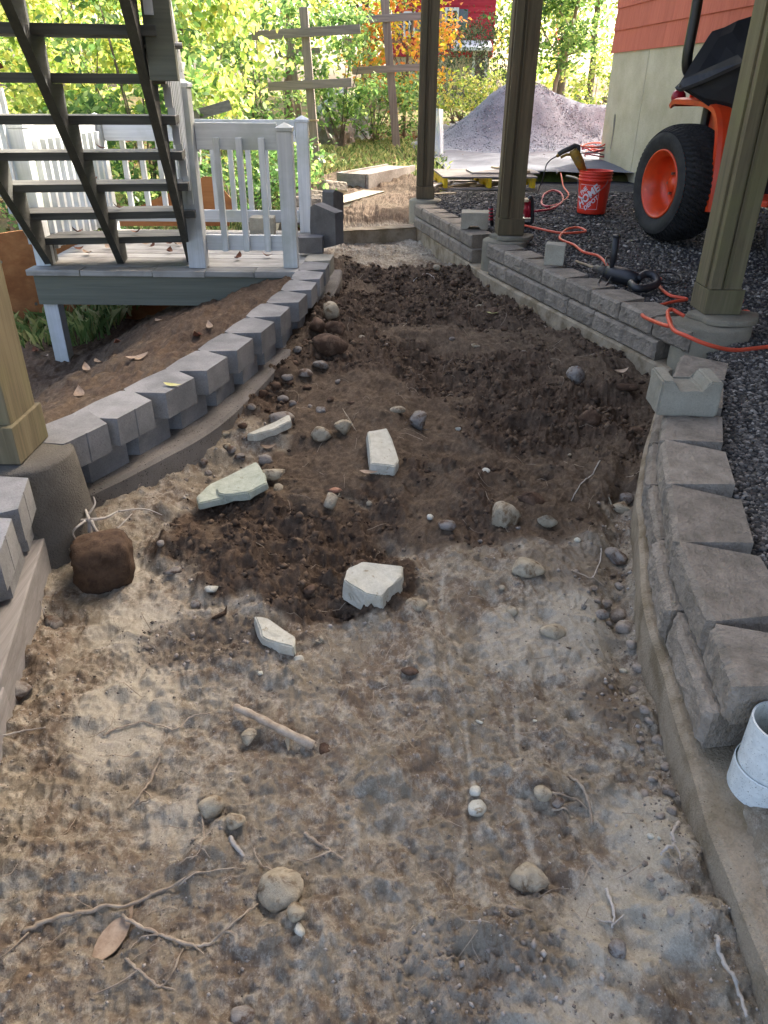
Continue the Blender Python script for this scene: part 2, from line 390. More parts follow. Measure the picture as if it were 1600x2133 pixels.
def dirt_h(x, y):
    x = np.asarray(x, float); y = np.asarray(y, float)
    B = soil_dim_mask(x, y)
    wob = x + .05 * (fbm(x, y, 3, 2) - .5)
    h = (fbm(x, y, 1.6, 3) - .5) * .06 * sstep(.8, 2, y) + (fbm(x + 4, y, 6, 3) - .5) * .03
    cl = fbm(x, y + 5, 6.5, 5, .55, True); C = clod_mask(x, y)
    h = h + B * (.03 + (fbm(x + 2, y + 8, 2.6, 3) - .45) * .13 + (cl - .62) * (.03 + .10 * C))
    h = h + (fbm(x + .3 * y, y - .2 * x, 26, 3, .6, True) - .6) * (.015 + .014 * B * C) * (1 - .7 * pale_mask(x, y)) + (fbm(x - .4 * y, y + .4 * x, 80, 3, .65) - .5) * (.012 + .011 * B * C) * (1 - .6 * pale_mask(x, y))
    lum = fbm(x + 7, y + 1, 9, 4); h = h + np.maximum(0, lum - .56) * .12 * (1 - B) + np.minimum(0, lum - .40) * .10 * (1 - B)
    # drag lines along the path
    for cx, wd, dp in ((.13, .008, .008), (.165, .006, .006), (.31, .007, .007), (.42, .006, .005)):
        h = h - dp * np.exp(-((wob + .03 * np.sin(y * 3 + cx * 9) - cx) / wd) ** 2) * sstep(.6, .75, y) * (1 - sstep(2.0, 2.3, y)) * np.clip((fbm(x * 0 + cx * 31, y, 2.2, 2) - .4) * 6, 0, 1)
    # trench along the right footing, crumbs along the left one
    dr = rfx(y) - x; h = h - .045 * np.exp(-((dr - .05) / .045) ** 2) * sstep(1.2, 1.6, y) * (1 - sstep(2.5, 3, y)) * (.4 + fbm(x, y, 5, 2))
    h = h + .045 * np.exp(-((dr - .01) / .10) ** 2) * (1 - sstep(.85, 1.15, y)) * (.5 + fbm(x, y, 14, 3))
    dl = x - lfx(y); h = h + np.interp(y, [1.8, 2.2, 4.5, 5.5], [.03, .11, .10, .02]) * np.exp(-(dl / .22) ** 2) * (.5 + .6 * fbm(x, y, 9, 3))
    # low rim where the path meets the walls, heap by the left wall
    h = h + .10 * np.exp(-(((x + .30) / .28) ** 2 + ((y - 3.9) / .55) ** 2)) + .05 * np.exp(-(((x + .1) / .35) ** 2 + ((y - 3.05) / .3) ** 2))
    h = h - .07 * np.exp(-(((x + .02) / .22) ** 2 + ((y - 2.12) / .16) ** 2))          # hollow
    return h + .13 * sstep(7.5, 9.3, y) + .12 * sstep(9, 12.5, y)
def gnd(u, v, k=8):                       # point on the dirt path under a picture ray
    z = 0.0
    for _ in range(k):
        p = un(u, v, z); z = .5 * z + .5 * float(dirt_h(p.x, p.y))
    p = un(u, v, z); p.z = float(dirt_h(p.x, p.y)); return p
def dz(x, y): return float(dirt_h(x, y))

# ---------------------------------------------------------------- dirt path (fine sheet)
rows = []; y_ = .42
while y_ < 11.6: rows.append(y_); y_ += .0026 + .0012 * y_ ** 1.6
rows = np.array(list(np.arange(-1.2, .42, .05)) + rows); NC = 560
s_ = np.linspace(0, 1, NC); XL = lfx(rows) - .16; XR = rfx(rows) + .12
X = XL[:, None] + (XR - XL)[:, None] * s_[None]; Y = np.repeat(rows[:, None], NC, 1)
Z = dirt_h(X, Y)
# small clods pushed up on the loose soil
V = np.stack([X, Y, Z], -1).reshape(-1, 3); nr = len(rows)
i0 = (np.arange(nr - 1)[:, None] * NC + np.arange(NC - 1)[None]).ravel()
F = np.stack([i0, i0 + 1, i0 + NC + 1, i0 + NC], 1)
m_dirt, N, b = newmat('dirt_path_soil', .95, .12)
def attr(nm): q = N.new('ShaderNodeAttribute'); q.attribute_name = nm; return q.outputs['Fac']
def addm(a_, b2, op='ADD'):
    q = N.new('ShaderNodeMath', operation=op)
    for i_, z_ in enumerate((a_, b2)):
        if isinstance(z_, (int, float)): q.inputs[i_].default_value = z_
        else: N.L(z_, q.inputs[i_])
    return q.outputs[0]
def bw(f, a_, b2, k=1): return ramp(N, f, [(a_, (0, 0, 0, 1)), (b2, (k, k, k, 1))])
v = coords(N, 'world', (1.0, .72, 1.0)); n_b = tnoise(N, v, 42, 8, .72); n_c = tnoise(N, v, 300, 4, .75); n_d = tnoise(N, v, 2.6, 6, .6)
n_f = tnoise(N, v, 26, 13, .82, .15); n_g = tnoise(N, v, 7, 13, .78, .4)
fine = addm(n_f, maprange(N, n_d, -.16, .16)); fine = addm(fine, maprange(N, attr('pale'), 0, .22))
ashc = ramp(N, n_g, [(.38, srgb('#847864')), (.5, srgb('#8f8471')), (.62, srgb('#9a907e'))])
brown = bw(addm(n_g, maprange(N, n_d, .10, -.10)), .485, .545, .85)
ashc = mixc(N, brown, ashc, ramp(N, n_f, [(.4, srgb('#6a5a49')), (.6, srgb('#80705e'))]))
ashc = mixc(N, bw(fine, .485, .60, .75), ashc, ramp(N, n_b, [(.35, srgb('#a89f8c')), (.65, srgb('#bfb7a5'))]))
ashc = mixc(N, attr('pale'), ashc, ramp(N, n_f, [(.42, srgb('#a39a86')), (.6, srgb('#b7ae9b'))]))
loose = ramp(N, n_b, [(.3, srgb('#45392d')), (.5, srgb('#5a4b3d')), (.72, srgb('#736351'))])
packed = ramp(N, n_f, [(.4, srgb('#4f4335')), (.5, srgb('#605243')), (.62, srgb('#756653'))])
clodf = bw(addm(attr('clod'), maprange(N, n_g, -.5, .5)), .35, .65); soilc = mixc(N, clodf, packed, loose)
msk = bw(addm(attr('soil'), maprange(N, n_f, -.45, .45)), .38, .60)
col = mixc(N, msk, ashc, soilc); col = vscale(N, col, maprange(N, n_c, .55, 1.45)); N.L(col, b.inputs['Base Color'])
bump(N, b, addm(addm(n_b, n_c), n_f), .006, .7)
def soil_attrs(me, X, Y, soil=None):
    for nm, fn in (('soil', soil_dim_mask if soil is None else soil), ('clod', clod_mask), ('pale', pale_mask)):
        q = me.attributes.new(nm, 'FLOAT', 'POINT'); q.data.foreach_set('value', np.asarray(fn(X, Y)).ravel().astype(np.float32))
dirt = np_mesh('dirt_path', V, F, m_dirt, sm=True); K(dirt, 'structure')
soil_attrs(dirt.data, X, Y)

# ---------------------------------------------------------------- soil bank left of the wall
def bank_h(x, y):
    d = np.clip(lfx(y) - .2 - x, 0, 9)
    z = .27 - .52 * sstep(.1, 1.6, d) - .12 * sstep(4.6, 6.2, y)
    return z + (fbm(x, y, 2, 3) - .5) * .12 + (fbm(x, y, 9, 4, .55, True) - .6) * .06 + (fbm(x, y, 40, 2) - .5) * .02
ys = np.linspace(.2, 6.9, 260); ss = np.linspace(0, 1, 260)
X = (lfx(ys) - .18)[:, None] - ss[None] * np.interp(ys, [.2, 2, 3, 6.9], [1.6, 1.9, 2.1, 2.3])[:, None]; Y = np.repeat(ys[:, None], 260, 1)
V = np.stack([X, Y, bank_h(X, Y)], -1).reshape(-1, 3); i0 = (np.arange(259)[:, None] * 260 + np.arange(259)[None]).ravel()
bank = np_mesh('soil_bank', V, np.stack([i0, i0 + 1, i0 + 261, i0 + 260], 1), m_dirt, sm=True); K(bank, 'structure')
soil_attrs(bank.data, X, Y, lambda x, y: .8 + .4 * (fbm(x, y, 3, 3) - .5))
# soil shovelled against the near end of the curved wall, under the pipe
def fill_h(x, y):
    d = x - rfx(y) - .075
    e = d + .10 * (1 - sstep(.55, .95, y)) + (fbm(x, y, 8, 3) - .5) * .05
    return .095 + .045 * sstep(-.04, .05, e) + .05 * sstep(.05, .3, e) + (fbm(x, y, 12, 4) - .5) * .025 + (fbm(x, y, 60, 3) - .5) * .012 - .10 * sstep(1.02, 1.14, y)
ys = np.linspace(-.2, 1.15, 200); X = (rfx(ys) + .02)[:, None] + np.linspace(0, .7, 160)[None]; Y = np.repeat(ys[:, None], 160, 1)
V = np.stack([X, Y, fill_h(X, Y)], -1).reshape(-1, 3); i0 = (np.arange(199)[:, None] * 160 + np.arange(159)[None]).ravel()
fo = np_mesh('soil_fill', V, np.stack([i0, i0 + 1, i0 + 161, i0 + 160], 1), m_dirt, sm=True); K(fo, 'structure'); soil_attrs(fo.data, X, Y, lambda x, y: 0 * x)

# ---------------------------------------------------------------- wide ground
def gz(x, y):
    x = np.asarray(x, float); y = np.asarray(y, float)
    z = .12 * sstep(6.5, 8.5, y) + .22 * sstep(8.5, 14, y) + .1 * sstep(14, 22, y) + .5 * sstep(22, 40, y)
    left = sstep(1.0, 2.6, -x) * (1 - sstep(7, 11, y)); z = z * (1 - left) + left * (-.28 - .15 * sstep(3, 6, -x))
    return z + (fbm(x, y, .35, 3) - .5) * .15 + (fbm(x, y, 2.5, 2) - .5) * .05 * sstep(8.6, 9.4, y)
def hole(x, y): return .6 * sstep(.1, .4, x) * (1 - sstep(3.4, 3.7, x)) * sstep(8, 8.4, y) * (1 - sstep(11.2, 11.6, y)) * sstep(0, .15, x - rfx(y)) + sstep(-2.75, -2.35, x) * (1 - sstep(4.0, 4.4, x)) * sstep(-1.1, -.8, y) * (1 - sstep(8.2, 8.8, y)) + .5 * (1 - sstep(8.2, 8.8, y) * 0) * sstep(-.06, .06, x - lfx(y)) * (1 - sstep(-.06, .06, x - rfx(y))) * sstep(8, 8.4, y) * (1 - sstep(11, 11.4, y))
gx = np.concatenate([np.linspace(-160, -12, 30), np.linspace(-11.5, 11.5, 150), np.linspace(12, 160, 30)])
gy = np.concatenate([np.linspace(-120, -4, 20), np.linspace(-3.5, 24, 180), np.linspace(25, 200, 36)])
X, Y = np.meshgrid(gx, gy); Z = gz(X, Y) - .5 * hole(X, Y)
V = np.stack([X, Y, Z], -1).reshape(-1, 3); n1, n2 = len(gy), len(gx); i0 = (np.arange(n1 - 1)[:, None] * n2 + np.arange(n2 - 1)[None]).ravel()
m_ground, N, b = newmat('lawn_and_litter', .95, .1); v = coords(N, 'world')
n_a = tnoise(N, v, .9, 6, .6); n_b = tnoise(N, v, 18, 6, .7)
col = ramp(N, n_a, [(.42, srgb('#5c6a35')), (.55, srgb('#7a6a4a')), (.68, srgb('#6c5b42'))]); col = vscale(N, col, maprange(N, n_b, .55, 1.45))
N.L(col, b.inputs['Base Color']); bump(N, b, n_b, .04, .8)
ground = np_mesh('ground', V, np.stack([i0, i0 + 1, i0 + n2 + 1, i0 + n2], 1), m_ground, sm=True); K(ground, 'structure')

# driveway: a sheet that follows the ground
X, Y = np.meshgrid(np.linspace(-.2, 9, 50), np.linspace(11.3, 30, 70)); X = X + np.interp(Y, [11.3, 16, 22, 30], [1.1, .6, 1.6, 4])
V = np.stack([X, Y, gz(X, Y) + .05], -1).reshape(-1, 3); i0 = (np.arange(69)[:, None] * 50 + np.arange(49)[None]).ravel()
K(np_mesh('driveway', V, np.stack([i0, i0 + 1, i0 + 51, i0 + 50], 1), m_asphalt, sm=True), 'structure')

# ---------------------------------------------------------------- gravel terrace
def grav_h(x, y): return GB - .02 - .10 * sstep(8.6, 10.6, y) + .03 * sstep(7, 8.5, y) * (1 - sstep(8.6, 9.6, y)) + (fbm(x, y, 1.5, 3) - .5) * .05 - .05 * (1 - sstep(.02, .12, x - rfx(y) - .16))
ys = np.linspace(.35, 11.7, 220); X = (rfx(ys) + .17)[:, None] + np.linspace(0, 1, 120)[None] * (np.interp(ys, [0, 13], [4.5, 3.5]) - rfx(ys) - .17)[:, None]
Y = np.repeat(ys[:, None], 120, 1); V = np.stack([X, Y, grav_h(X, Y)], -1).reshape(-1, 3); i0 = (np.arange(219)[:, None] * 120 + np.arange(119)[None]).ravel()
m_grav = M_rough('gravel_ground', srgb('#333233'), srgb('#4a494a'), 20, 95, .02, .9, space='world')
K(np_mesh('gravel_bed', V, np.stack([i0, i0 + 1, i0 + 121, i0 + 120], 1), m_grav, sm=True), 'structure')
ICO = bmesh.new(); bmesh.ops.create_icosphere(ICO, subdivisions=1, radius=1)
ICO_V = np.array([v.co for v in ICO.verts]); ICO_F = np.array([[v.index for v in f.verts] for f in ICO.faces]); ICO.free()
OCT_V = np.array([(1,0,0),(-1,0,0),(0,1,0),(0,-1,0),(0,0,1),(0,0,-1)], float); OCT_F = np.array([(0,2,4),(2,1,4),(1,3,4),(3,0,4),(2,0,5),(1,2,5),(3,1,5),(0,3,5)])
def pebbles(name, P, rad, mat, parent=None, flat=.7, sm=False, jit=.25, octa=False):
    ICO_V, ICO_F = (OCT_V, OCT_F) if octa else (globals()['ICO_V'], globals()['ICO_F'])
    n = len(P); rg = np.random.default_rng(n)
    ax = rg.uniform(.65, 1.35, (n, 1, 3)); ax[..., 2] *= flat
    base = ICO_V[None] * ax * (1 + rg.uniform(-jit, jit, (n, len(ICO_V), 1)))
    a, bq, c = rg.uniform(0, 6.28, n), rg.uniform(-.6, .6, n), rg.uniform(-.6, .6, n)
    Rz = np.zeros((n, 3, 3)); Rz[:, 0, 0] = np.cos(a); Rz[:, 0, 1] = -np.sin(a); Rz[:, 1, 0] = np.sin(a); Rz[:, 1, 1] = np.cos(a); Rz[:, 2, 2] = 1
    Rx = np.zeros((n, 3, 3)); Rx[:, 0, 0] = 1; Rx[:, 1, 1] = np.cos(bq); Rx[:, 1, 2] = -np.sin(bq); Rx[:, 2, 1] = np.sin(bq); Rx[:, 2, 2] = np.cos(bq)
    M = np.einsum('nij,njk->nik', Rx, Rz); Vv = np.einsum('nij,nvj->nvi', M, base) * rad[:, None, None] + P[:, None, :]
    Ff = (ICO_F[None] + (np.arange(n) * len(ICO_V))[:, None, None]).reshape(-1, 3)
    return np_mesh(name, Vv.reshape(-1, 3), Ff, mat, parent, sm)
m_stones = M_island('gravel_chips', [(0, srgb('#373531')), (.45, srgb('#534f49')), (.8, srgb('#706b63')), (.95, srgb('#8d867b')), (1, srgb('#b5ada0'))], .9)
pts = []
while len(pts) < 46000:
    n = 40000; yy = .9 * (9.6 / .9) ** RNG.random(n); xx = rfx(yy) + .15 + RNG.random(n) ** 1.2 * (np.minimum(yy * .62 + .6, 4.2) - rfx(yy) - .15)
    ok = (xx < .60 * yy + .45) & (xx > rfx(yy) + .16)
    pts += list(np.stack([xx, yy], 1)[ok])
pts = np.array(pts[:46000]); rad = RNG.uniform(.005, .0105, len(pts)) * np.interp(pts[:, 1], [1, 3, 9], [.8, 1.05, 1.7])
K(pebbles('gravel', np.column_stack([pts, grav_h(pts[:, 0], pts[:, 1]) + rad * .25]), rad, m_stones), 'stuff')

# loose crumbs of soil and grit on the path
m_crumb = M_island('grit', even('#33251b', '#4f3b2d', '#6f5c4b', '#93877a', '#a69c8e'), .95)
n = 60000; yy = .62 * (7.6 / .62) ** RNG.random(n); xx = lfx(yy) + RNG.random(n) * (rfx(yy) - lfx(yy))
edge = np.minimum(xx - lfx(yy), rfx(yy) - xx); B = soil_dim_mask(xx, yy)
keep = RNG.random(n) < (.16 * (1 - B) + .6 * B * clod_mask(xx, yy) + .7 * np.exp(-edge / .06)); xx, yy, B = xx[keep], yy[keep], B[keep]
rad = (.0010 + (.0035 + .005 * B) * RNG.random(len(xx)) ** 5) * np.interp(yy, [.7, 2, 6], [.9, 1.3, 2.0]) * (1 + 0.5 * B)
m_crumb_s = M_island('soil_crumbs', even('#3a2e24', '#4f4134', '#615141', '#74624f'), .95)
m_crumb_a = M_island('ash_crumbs', even('#6b6054', '#857a6c', '#9a9083', '#b5ac9f'), .95)
P = np.column_stack([xx, yy, dirt_h(xx, yy) + rad * .2]); s1 = B > .5
K(pebbles('soil_crumbs', P[s1], rad[s1], m_crumb_s, flat=.8, octa=True), 'stuff'); K(pebbles('grit', P[~s1], rad[~s1], m_crumb_a, flat=.8, octa=True), 'stuff')
# ---------------------------------------------------------------- footings
def ribbon(name, line, wd, side, z0, z1, mat, parent=None, jit=.004, bev=.012):
    """solid strip along a plan polyline; wd to the given side (+1 = to the right of travel)"""
    L = spline([Vector((x, y, 0)) for x, y in line], 6); m = len(L); prof = [(0, z0), (0, z1 - bev), (bev, z1), (wd, z1), (wd, z0)]
    V = []; Fs = []
    for i, p in enumerate(L):
        d = (L[min(i+1, m-1)] - L[max(i-1, 0)]).normalized(); nrm = Vector((d.y, -d.x, 0)) * side
        for o, z in prof:
            q = p + nrm * o; q.z = z; j = mnoise.noise_vector(q * 7) * jit; V.append(q + j)
    k = len(prof)
    for i in range(m - 1):
        for j in range(k): j2 = (j + 1) % k; Fs.append((i*k + j, i*k + j2, (i+1)*k + j2, (i+1)*k + j))
    Fs.append(tuple(range(k))); Fs.append(tuple((m-1)*k + j for j in range(k - 1, -1, -1)))
    bm = bmesh.new(); vv = [bm.verts.new(q) for q in V]
    for f in Fs: bm.faces.new([vv[i] for i in f])
    return bm_obj(name, bm, mat, parent)

# ---------------------------------------------------------------- blocks
def rock_block(seed, wf=.292, wb=.205, dp=.178, h=.099, nx=20, nz=9, amp=.0048):
    """rock-faced wall block: face at -y, tapering to the back (+y)"""
    rg = random.Random(seed); bm = bmesh.new(); grid = []
    off = Vector((seed * 3.1, seed * 1.7, 0))
    for j in range(nz):
        row = []
        for i in range(nx):
            s, t = i / (nx - 1), j / (nz - 1); x = (s - .5) * wf; z = t * h
            e = min(s, 1 - s) * wf; ez = min(t, 1 - t) * h
            y = -.012 * min(1, min(e, ez) / .006)
            y += amp * mnoise.fractal(Vector((x * 26, z * 36, 0)) + off, .7, 2, 4)
            jx = 0 if i in (0, nx - 1) else mnoise.noise(Vector((x, z, 5)) * 30 + off) * .006
            row.append(bm.verts.new((x + jx, y, z)))
        grid.append(row)
    for j in range(nz - 1):
        for i in range(nx - 1): bm.faces.new((grid[j][i], grid[j][i+1], grid[j+1][i+1], grid[j+1][i]))
    bk = [bm.verts.new(p) for p in ((-wb/2, dp, 0), (wb/2, dp, 0), (wb/2, dp, h), (-wb/2, dp, h))]
    bm.faces.new([bk[3], bk[2], bk[1], bk[0]])
    top = grid[-1]; bot = grid[0]
    bm.faces.new([*top, bk[2], bk[3]]); bm.faces.new([*bot[::-1], bk[0], bk[1]])
    bm.faces.new([*[grid[j][0] for j in range(nz - 1, -1, -1)], bk[0], bk[3]][::1]); bm.faces.new([*[grid[j][-1] for j in range(nz)], bk[2], bk[1]])
    bmesh.ops.recalc_face_normals(bm, faces=bm.faces)
    me = bpy.data.meshes.new('block'); bm.to_mesh(me); bm.free(); me.materials.append(m_split)
    # only the broken face is shaded soft
    return me
ROCK = [rock_block(s) for s in range(1, 7)]
def smooth_block(wf=.175, wb=.275, dp=.15, h=.099, mat=None, groove=True):
    """same kind of block, its plain narrow back (at -y) towards the path"""
    out = [(-wf/2, 0)] + ([(-.004, 0), (0, .004), (.004, 0)] if groove else []) + [(wf/2, 0), (wb/2, dp - .02), (wb/2 - .02, dp + .012), (0, dp + .02), (-wb/2 + .02, dp + .01), (-wb/2, dp - .02)]
    bm = bmesh.new(); n = len(out); lo = [bm.verts.new((x, y, 0)) for x, y in out]; hi = [bm.verts.new((x, y, h)) for x, y in out]
    bm.faces.new(lo[::-1]); bm.faces.new(hi)
    for i in range(n): bm.faces.new((lo[i], lo[(i+1) % n], hi[(i+1) % n], hi[i]))
    es = [e for e in bm.edges if e.calc_face_angle(0) > .6 and e.calc_length() > .02]
    bmesh.ops.bevel(bm, geom=es, offset=.004, segments=2, affect='EDGES')
    for v in bm.verts: v.co += mnoise.noise_vector(v.co * 25) * .002
    bmesh.ops.recalc_face_normals(bm, faces=bm.faces)
    me = bpy.data.meshes.new('block'); bm.to_mesh(me); bm.free(); me.materials.append(mat or m_smoothblk); return me
SMB = [smooth_block(groove=False), smooth_block(wf=.18, groove=True)]
def put(me, parent, loc, rz, rx=0, name='block'):
    o = bpy.data.objects.new(name, me); COL.objects.link(o); o.parent = parent; o.location = loc; o.rotation_euler = (rx, 0, rz); return o
def along(line, step, start=0, stop=None):
    """points and tangents every step along a plan polyline"""
    P = spline([Vector((x, y, 0)) for x, y in line], 12); acc = 0; nxt = start; out = []
    for a, c in zip(P, P[1:]):
        L = (c - a).length
        while nxt <= acc + L + 1e-9 and (stop is None or nxt <= stop):
            out.append((a + (c - a) * ((nxt - acc) / L), (c - a).normalized())); nxt += step
        acc += L
    return out
def rock_course(wall, line, z, setback, start, step=.3, stop=None, inward=1, sx=1):
    for i, (p, d) in enumerate(along(line, step, start, stop)):
        nrm = Vector((d.y, -d.x, 0)) * inward          # into the bank
        q = p + nrm * setback; q.z = z
        o = put(random.choice(ROCK), wall, q + Vector((random.uniform(-.002, .002), random.uniform(-.002, .002), 0)), math.atan2(nrm.y, nrm.x) - math.pi/2 + random.uniform(-.015, .015)); o.scale = (sx, 1, 1)

FT = .12
RLINE_FAR = [(.235, 7.95), (.71, 5.71), (1.045, 4.57), (1.375, 3.5)]
RLINE_NEAR = [(1.27, 3.22), (1.10, 2.85), (.975, 2.55), (.845, 2.19), (.77, 1.9), (.69, 1.58), (.655, 1.3), (.612, .92), (.60, .6), (.60, .2)]
foot = ribbon('concrete_footing', [(.235, 8.1)] + RLINE_FAR[1:3] + [(1.38, 3.5)], .36, -1, -.25, FT, m_footing); T(foot, 'low tan concrete footing under the two straight runs of rock-faced blocks', 'footing')
foot2 = ribbon('concrete_footing', RLINE_NEAR, .40, -1, -.25, FT, m_footing, jit=.006); T(foot2, 'curved tan concrete footing under the block wall that ends at the white pipe', 'footing')
def wall(name, label): return T(empty(name), label, 'wall')
dvec = (Vector((.71, 5.71)) - Vector((.235, 7.9))).normalized()
def seg(a, b_): return [tuple(a), tuple((Vector(a) + Vector(b_)) / 2), tuple(b_)]
wA = wall('retaining_wall', 'two-course rock-faced block wall with a notched grey block on top')
A0, A1 = (.268, 7.72), (.665, 5.95)
ln = (Vector(A1) - Vector(A0)).length
rock_course(wA, seg(A0, A1), FT + .001, .012, .13, .298, ln, -1); rock_course(wA, seg(A0, A1), FT + .102, .03, .0 + .06, .298, ln - .0, -1)
wB = wall('retaining_wall', 'two-course rock-faced block wall with a pale cube block on top')
B0, B1 = (.745, 5.62), (1.375, 3.52); ln = (Vector(B1) - Vector(B0)).length
Bm = (1.05, 4.58); lnB = [B0, Bm, B1]
rock_course(wB, lnB, FT + .001, .012, .14, .298, ln - .08, -1); rock_course(wB, lnB, FT + .102, .03, .05, .298, ln, -1)
wC = wall('retaining_wall', 'curved two-course rock-faced block wall ending beside the white pipe')
rock_course(wC, RLINE_NEAR, FT + .001, .030, .36, .34, 2.1, -1, 1.15)
rock_course(wC, RLINE_NEAR, FT + .102, .055, .255, .3275, 2.0, -1, 1.11); rock_course(wC, RLINE_NEAR, FT + .102, .055, 2.16, 9, 2.2, -1, .66)

# left wall: path-side corners of the top course, seen in the picture on the plane of their tops
ZL = .35; FL = .15
LB = [(137,921,219,884),(244,870,315,834),(346,817,404,787),(430,771,474,743),(492,730,528,704),(543.6,692,572,670),(583,658,605,639),(622,629,639.6,612),(647,604,661,587),(665,580.6,675,566),(677.6,560,686,548)]
wD = wall('retaining_wall', 'curved stepped wall of smooth grey blocks beside the landing')
mids = []
for i, (a, b1, c1, d1) in enumerate(LB):
    p, q = un(a, b1, ZL), un(c1, d1, ZL); d = (q - p).normalized(); mid = (p + q) / 2; out = Vector((-d.y, d.x, 0)); mids.append((mid, out))
    put(SMB[1 if i < 2 else 0], wD, (mid.x, mid.y, ZL - .1), math.atan2(out.y, out.x) - math.pi/2 + random.uniform(-.02, .02))
mids.append((mids[-1][0] + Vector((.012, .27, 0)), mids[-1][1])); put(smooth_block(mat=m_paleblk, groove=False), wD, (mids[-1][0].x, mids[-1][0].y, ZL - .1), math.atan2(mids[-1][1].y, mids[-1][1].x) - math.pi/2)
for (m1, o1), (m2, o2) in zip(mids, mids[1:]):
    mm = (m1 + m2) / 2; oo = (o1 + o2).normalized(); put(SMB[0], wD, (mm.x + oo.x * .045, mm.y + oo.y * .045, FL), math.atan2(oo.y, oo.x) - math.pi/2 + random.uniform(-.03, .03))
m1, o1 = mids[0]; put(SMB[0], wD, (m1.x + .03 + o1.x * .05 - .09, m1.y - .12 + o1.y * .05, FL), math.atan2(o1.y, o1.x) - math.pi/2)
fl = ribbon('concrete_footing', [(-.99, 2.08), (-.775, 2.44), (-.63, 2.8), (-.51, 3.45), (-.385, 4.3), (-.32, 5.2), (-.32, 5.6)], .36, -1, -.2, FL, m_footing2)
T(fl, 'dusty grey curved footing below the smooth grey block wall', 'footing')

wE = wall('retaining_wall', 'short stack of smooth grey blocks beside the round left pier')
for z_, pts_ in ((ZL - .1, [(37, 1057, 59, 996), (-2, 1150, 22, 1086)]),):
    for a, b1, c1, d1 in pts_:
        p, q = un(a, b1, ZL), un(c1, d1, ZL); d = (q - p).normalized(); mid = (p + q) / 2; out = Vector((-d.y, d.x, 0))
        put(SMB[1], wE, (mid.x, mid.y, z_), math.atan2(out.y, out.x) - math.pi/2)
        put(SMB[0], wE, (mid.x + out.x * .035 - d.x * .06, mid.y + out.y * .035 - d.y * .12, FL), math.atan2(out.y, out.x) - math.pi/2)
        put(SMB[0], wE, (mid.x + out.x * .035 + d.x * .1, mid.y + out.y * .035 + d.y * .12, FL), math.atan2(out.y, out.x) - math.pi/2)
for k in range(1, 4):
    q = mid - d * .27 * k; put(SMB[1], wE, (q.x, q.y, ZL - .1), math.atan2(out.y, out.x) - math.pi/2); put(SMB[0], wE, (q.x + out.x*.035, q.y - .12, FL), math.atan2(out.y, out.x) - math.pi/2)
# dusty timber along the foot of that stack
tb = MB(); tb.beam((-1.075, 1.99, .06), (-.90, 1.24, .055), .085, .16); t_ = tb.build('form_timber', m_timberY, bevel=.005)
T(t_, 'long dusty timber lying along the path below the round left pier', 'timber')
tb = MB(); tb.beam((-.90, 1.26, .05), (-.775, .72, .045), .085, .13); t_ = tb.build('form_timber', m_timberY, bevel=.005)
T(t_, 'end of a second dusty timber butting the long one by the half-buried flat stone', 'timber')

# ---------------------------------------------------------------- piers
def pier(name, loc, r0, r1, z0, z1, mat, label, flag=None):
    o = empty(name, loc); mb = MB()
    prof = [(r1, z0 - loc[2]), (r1 + (r0 - r1) * .5, (z0 + z1)/2 - loc[2]), (r0, z1 - .012 - loc[2]), (r0 - .004, z1 - .004 - loc[2]), (r0 - .012, z1 - loc[2]), (r0 * .5, z1 + .003 - loc[2]), (.001, z1 + .003 - loc[2])]
    c = mb.lathe(prof, 40).build('shaft', mat, o, sm=True)
    for v in c.data.vertices: v.co += mnoise.noise_vector(v.co * 9) * .006
    if flag:
        pts_ = [(flag * (1 + .14 * math.sin(3.1 * t) + .06 * math.sin(7 * t)) * math.cos(t) + .05, flag * .8 * math.sin(t)) for t in [i * 2 * math.pi / 18 for i in range(18)]]
        MB().prism(pts_, z1 - loc[2] + .002, z1 - loc[2] + .03).build('mortar_cap', mat, o, bevel=.008, jitter=.006)
    return T(o, label, 'pier')
pier('concrete_pier', (.395, 8.15, 0), .165, .165, -.2, .33, m_pier, 'round concrete pier under the thin far post, at the end of the block wall')
pier('concrete_pier', (.885, 5.82, 0), .165, .17, -.2, .335, m_pier, 'round concrete pier under the middle post, between two block walls', .155)
pier('concrete_pier', (1.575, 3.56, 0), .175, .18, -.2, .345, m_pier, 'round concrete pier under the thick mossy post, looped with orange cord', .16)
pier('concrete_pier', (-1.10, 2.02, 0), .16, .21, -.2, .345, m_pierL, 'dark round flared concrete pier between the smooth block stacks')

# ---------------------------------------------------------------- posts
def post(loc, wd, z0, z1, mat, label, strip=1, collar=True):
    o = empty('deck_post', loc); h = z1 - z0
    MB().box(-wd/2, wd/2, -wd/2, wd/2, 0.0, h).build('shaft', mat, o, bevel=.004)
    if strip:
        MB().box(-wd/2 - .004, -wd/2 + wd * .30, -wd/2 - .022, -wd/2 + .002, .118, h - .01).build('trim_board', mat, o, bevel=.003)
        MB().box(-wd/2 + wd * .40, -wd/2 + wd * .47, -wd/2 - .010, -wd/2 + .002, .118, h - .01).build('bead', mat, o, bevel=.002)
        MB().box(-wd/2 - .012, -wd/2 + .002, -wd * .3, wd/2, .118, h - .01).build('trim_board', mat, o, bevel=.003)
    if collar:
        e = .012
        MB().box(-wd/2 - e, wd/2 + e, -wd/2 - e - .012, wd/2 + e, 0.002, .115).build('base_collar', mat, o, bevel=.003)
    return T(o, label, 'post')
DECK_Z = 2.62
post((.39, 8.2, .335), .155, .335, DECK_Z, m_postwood, 'slim dark wooden post at the far end of the block wall')
post((.915, 5.88, .366), .165, .366, DECK_Z, m_postwood, 'dark wooden post beside the red cord reel')
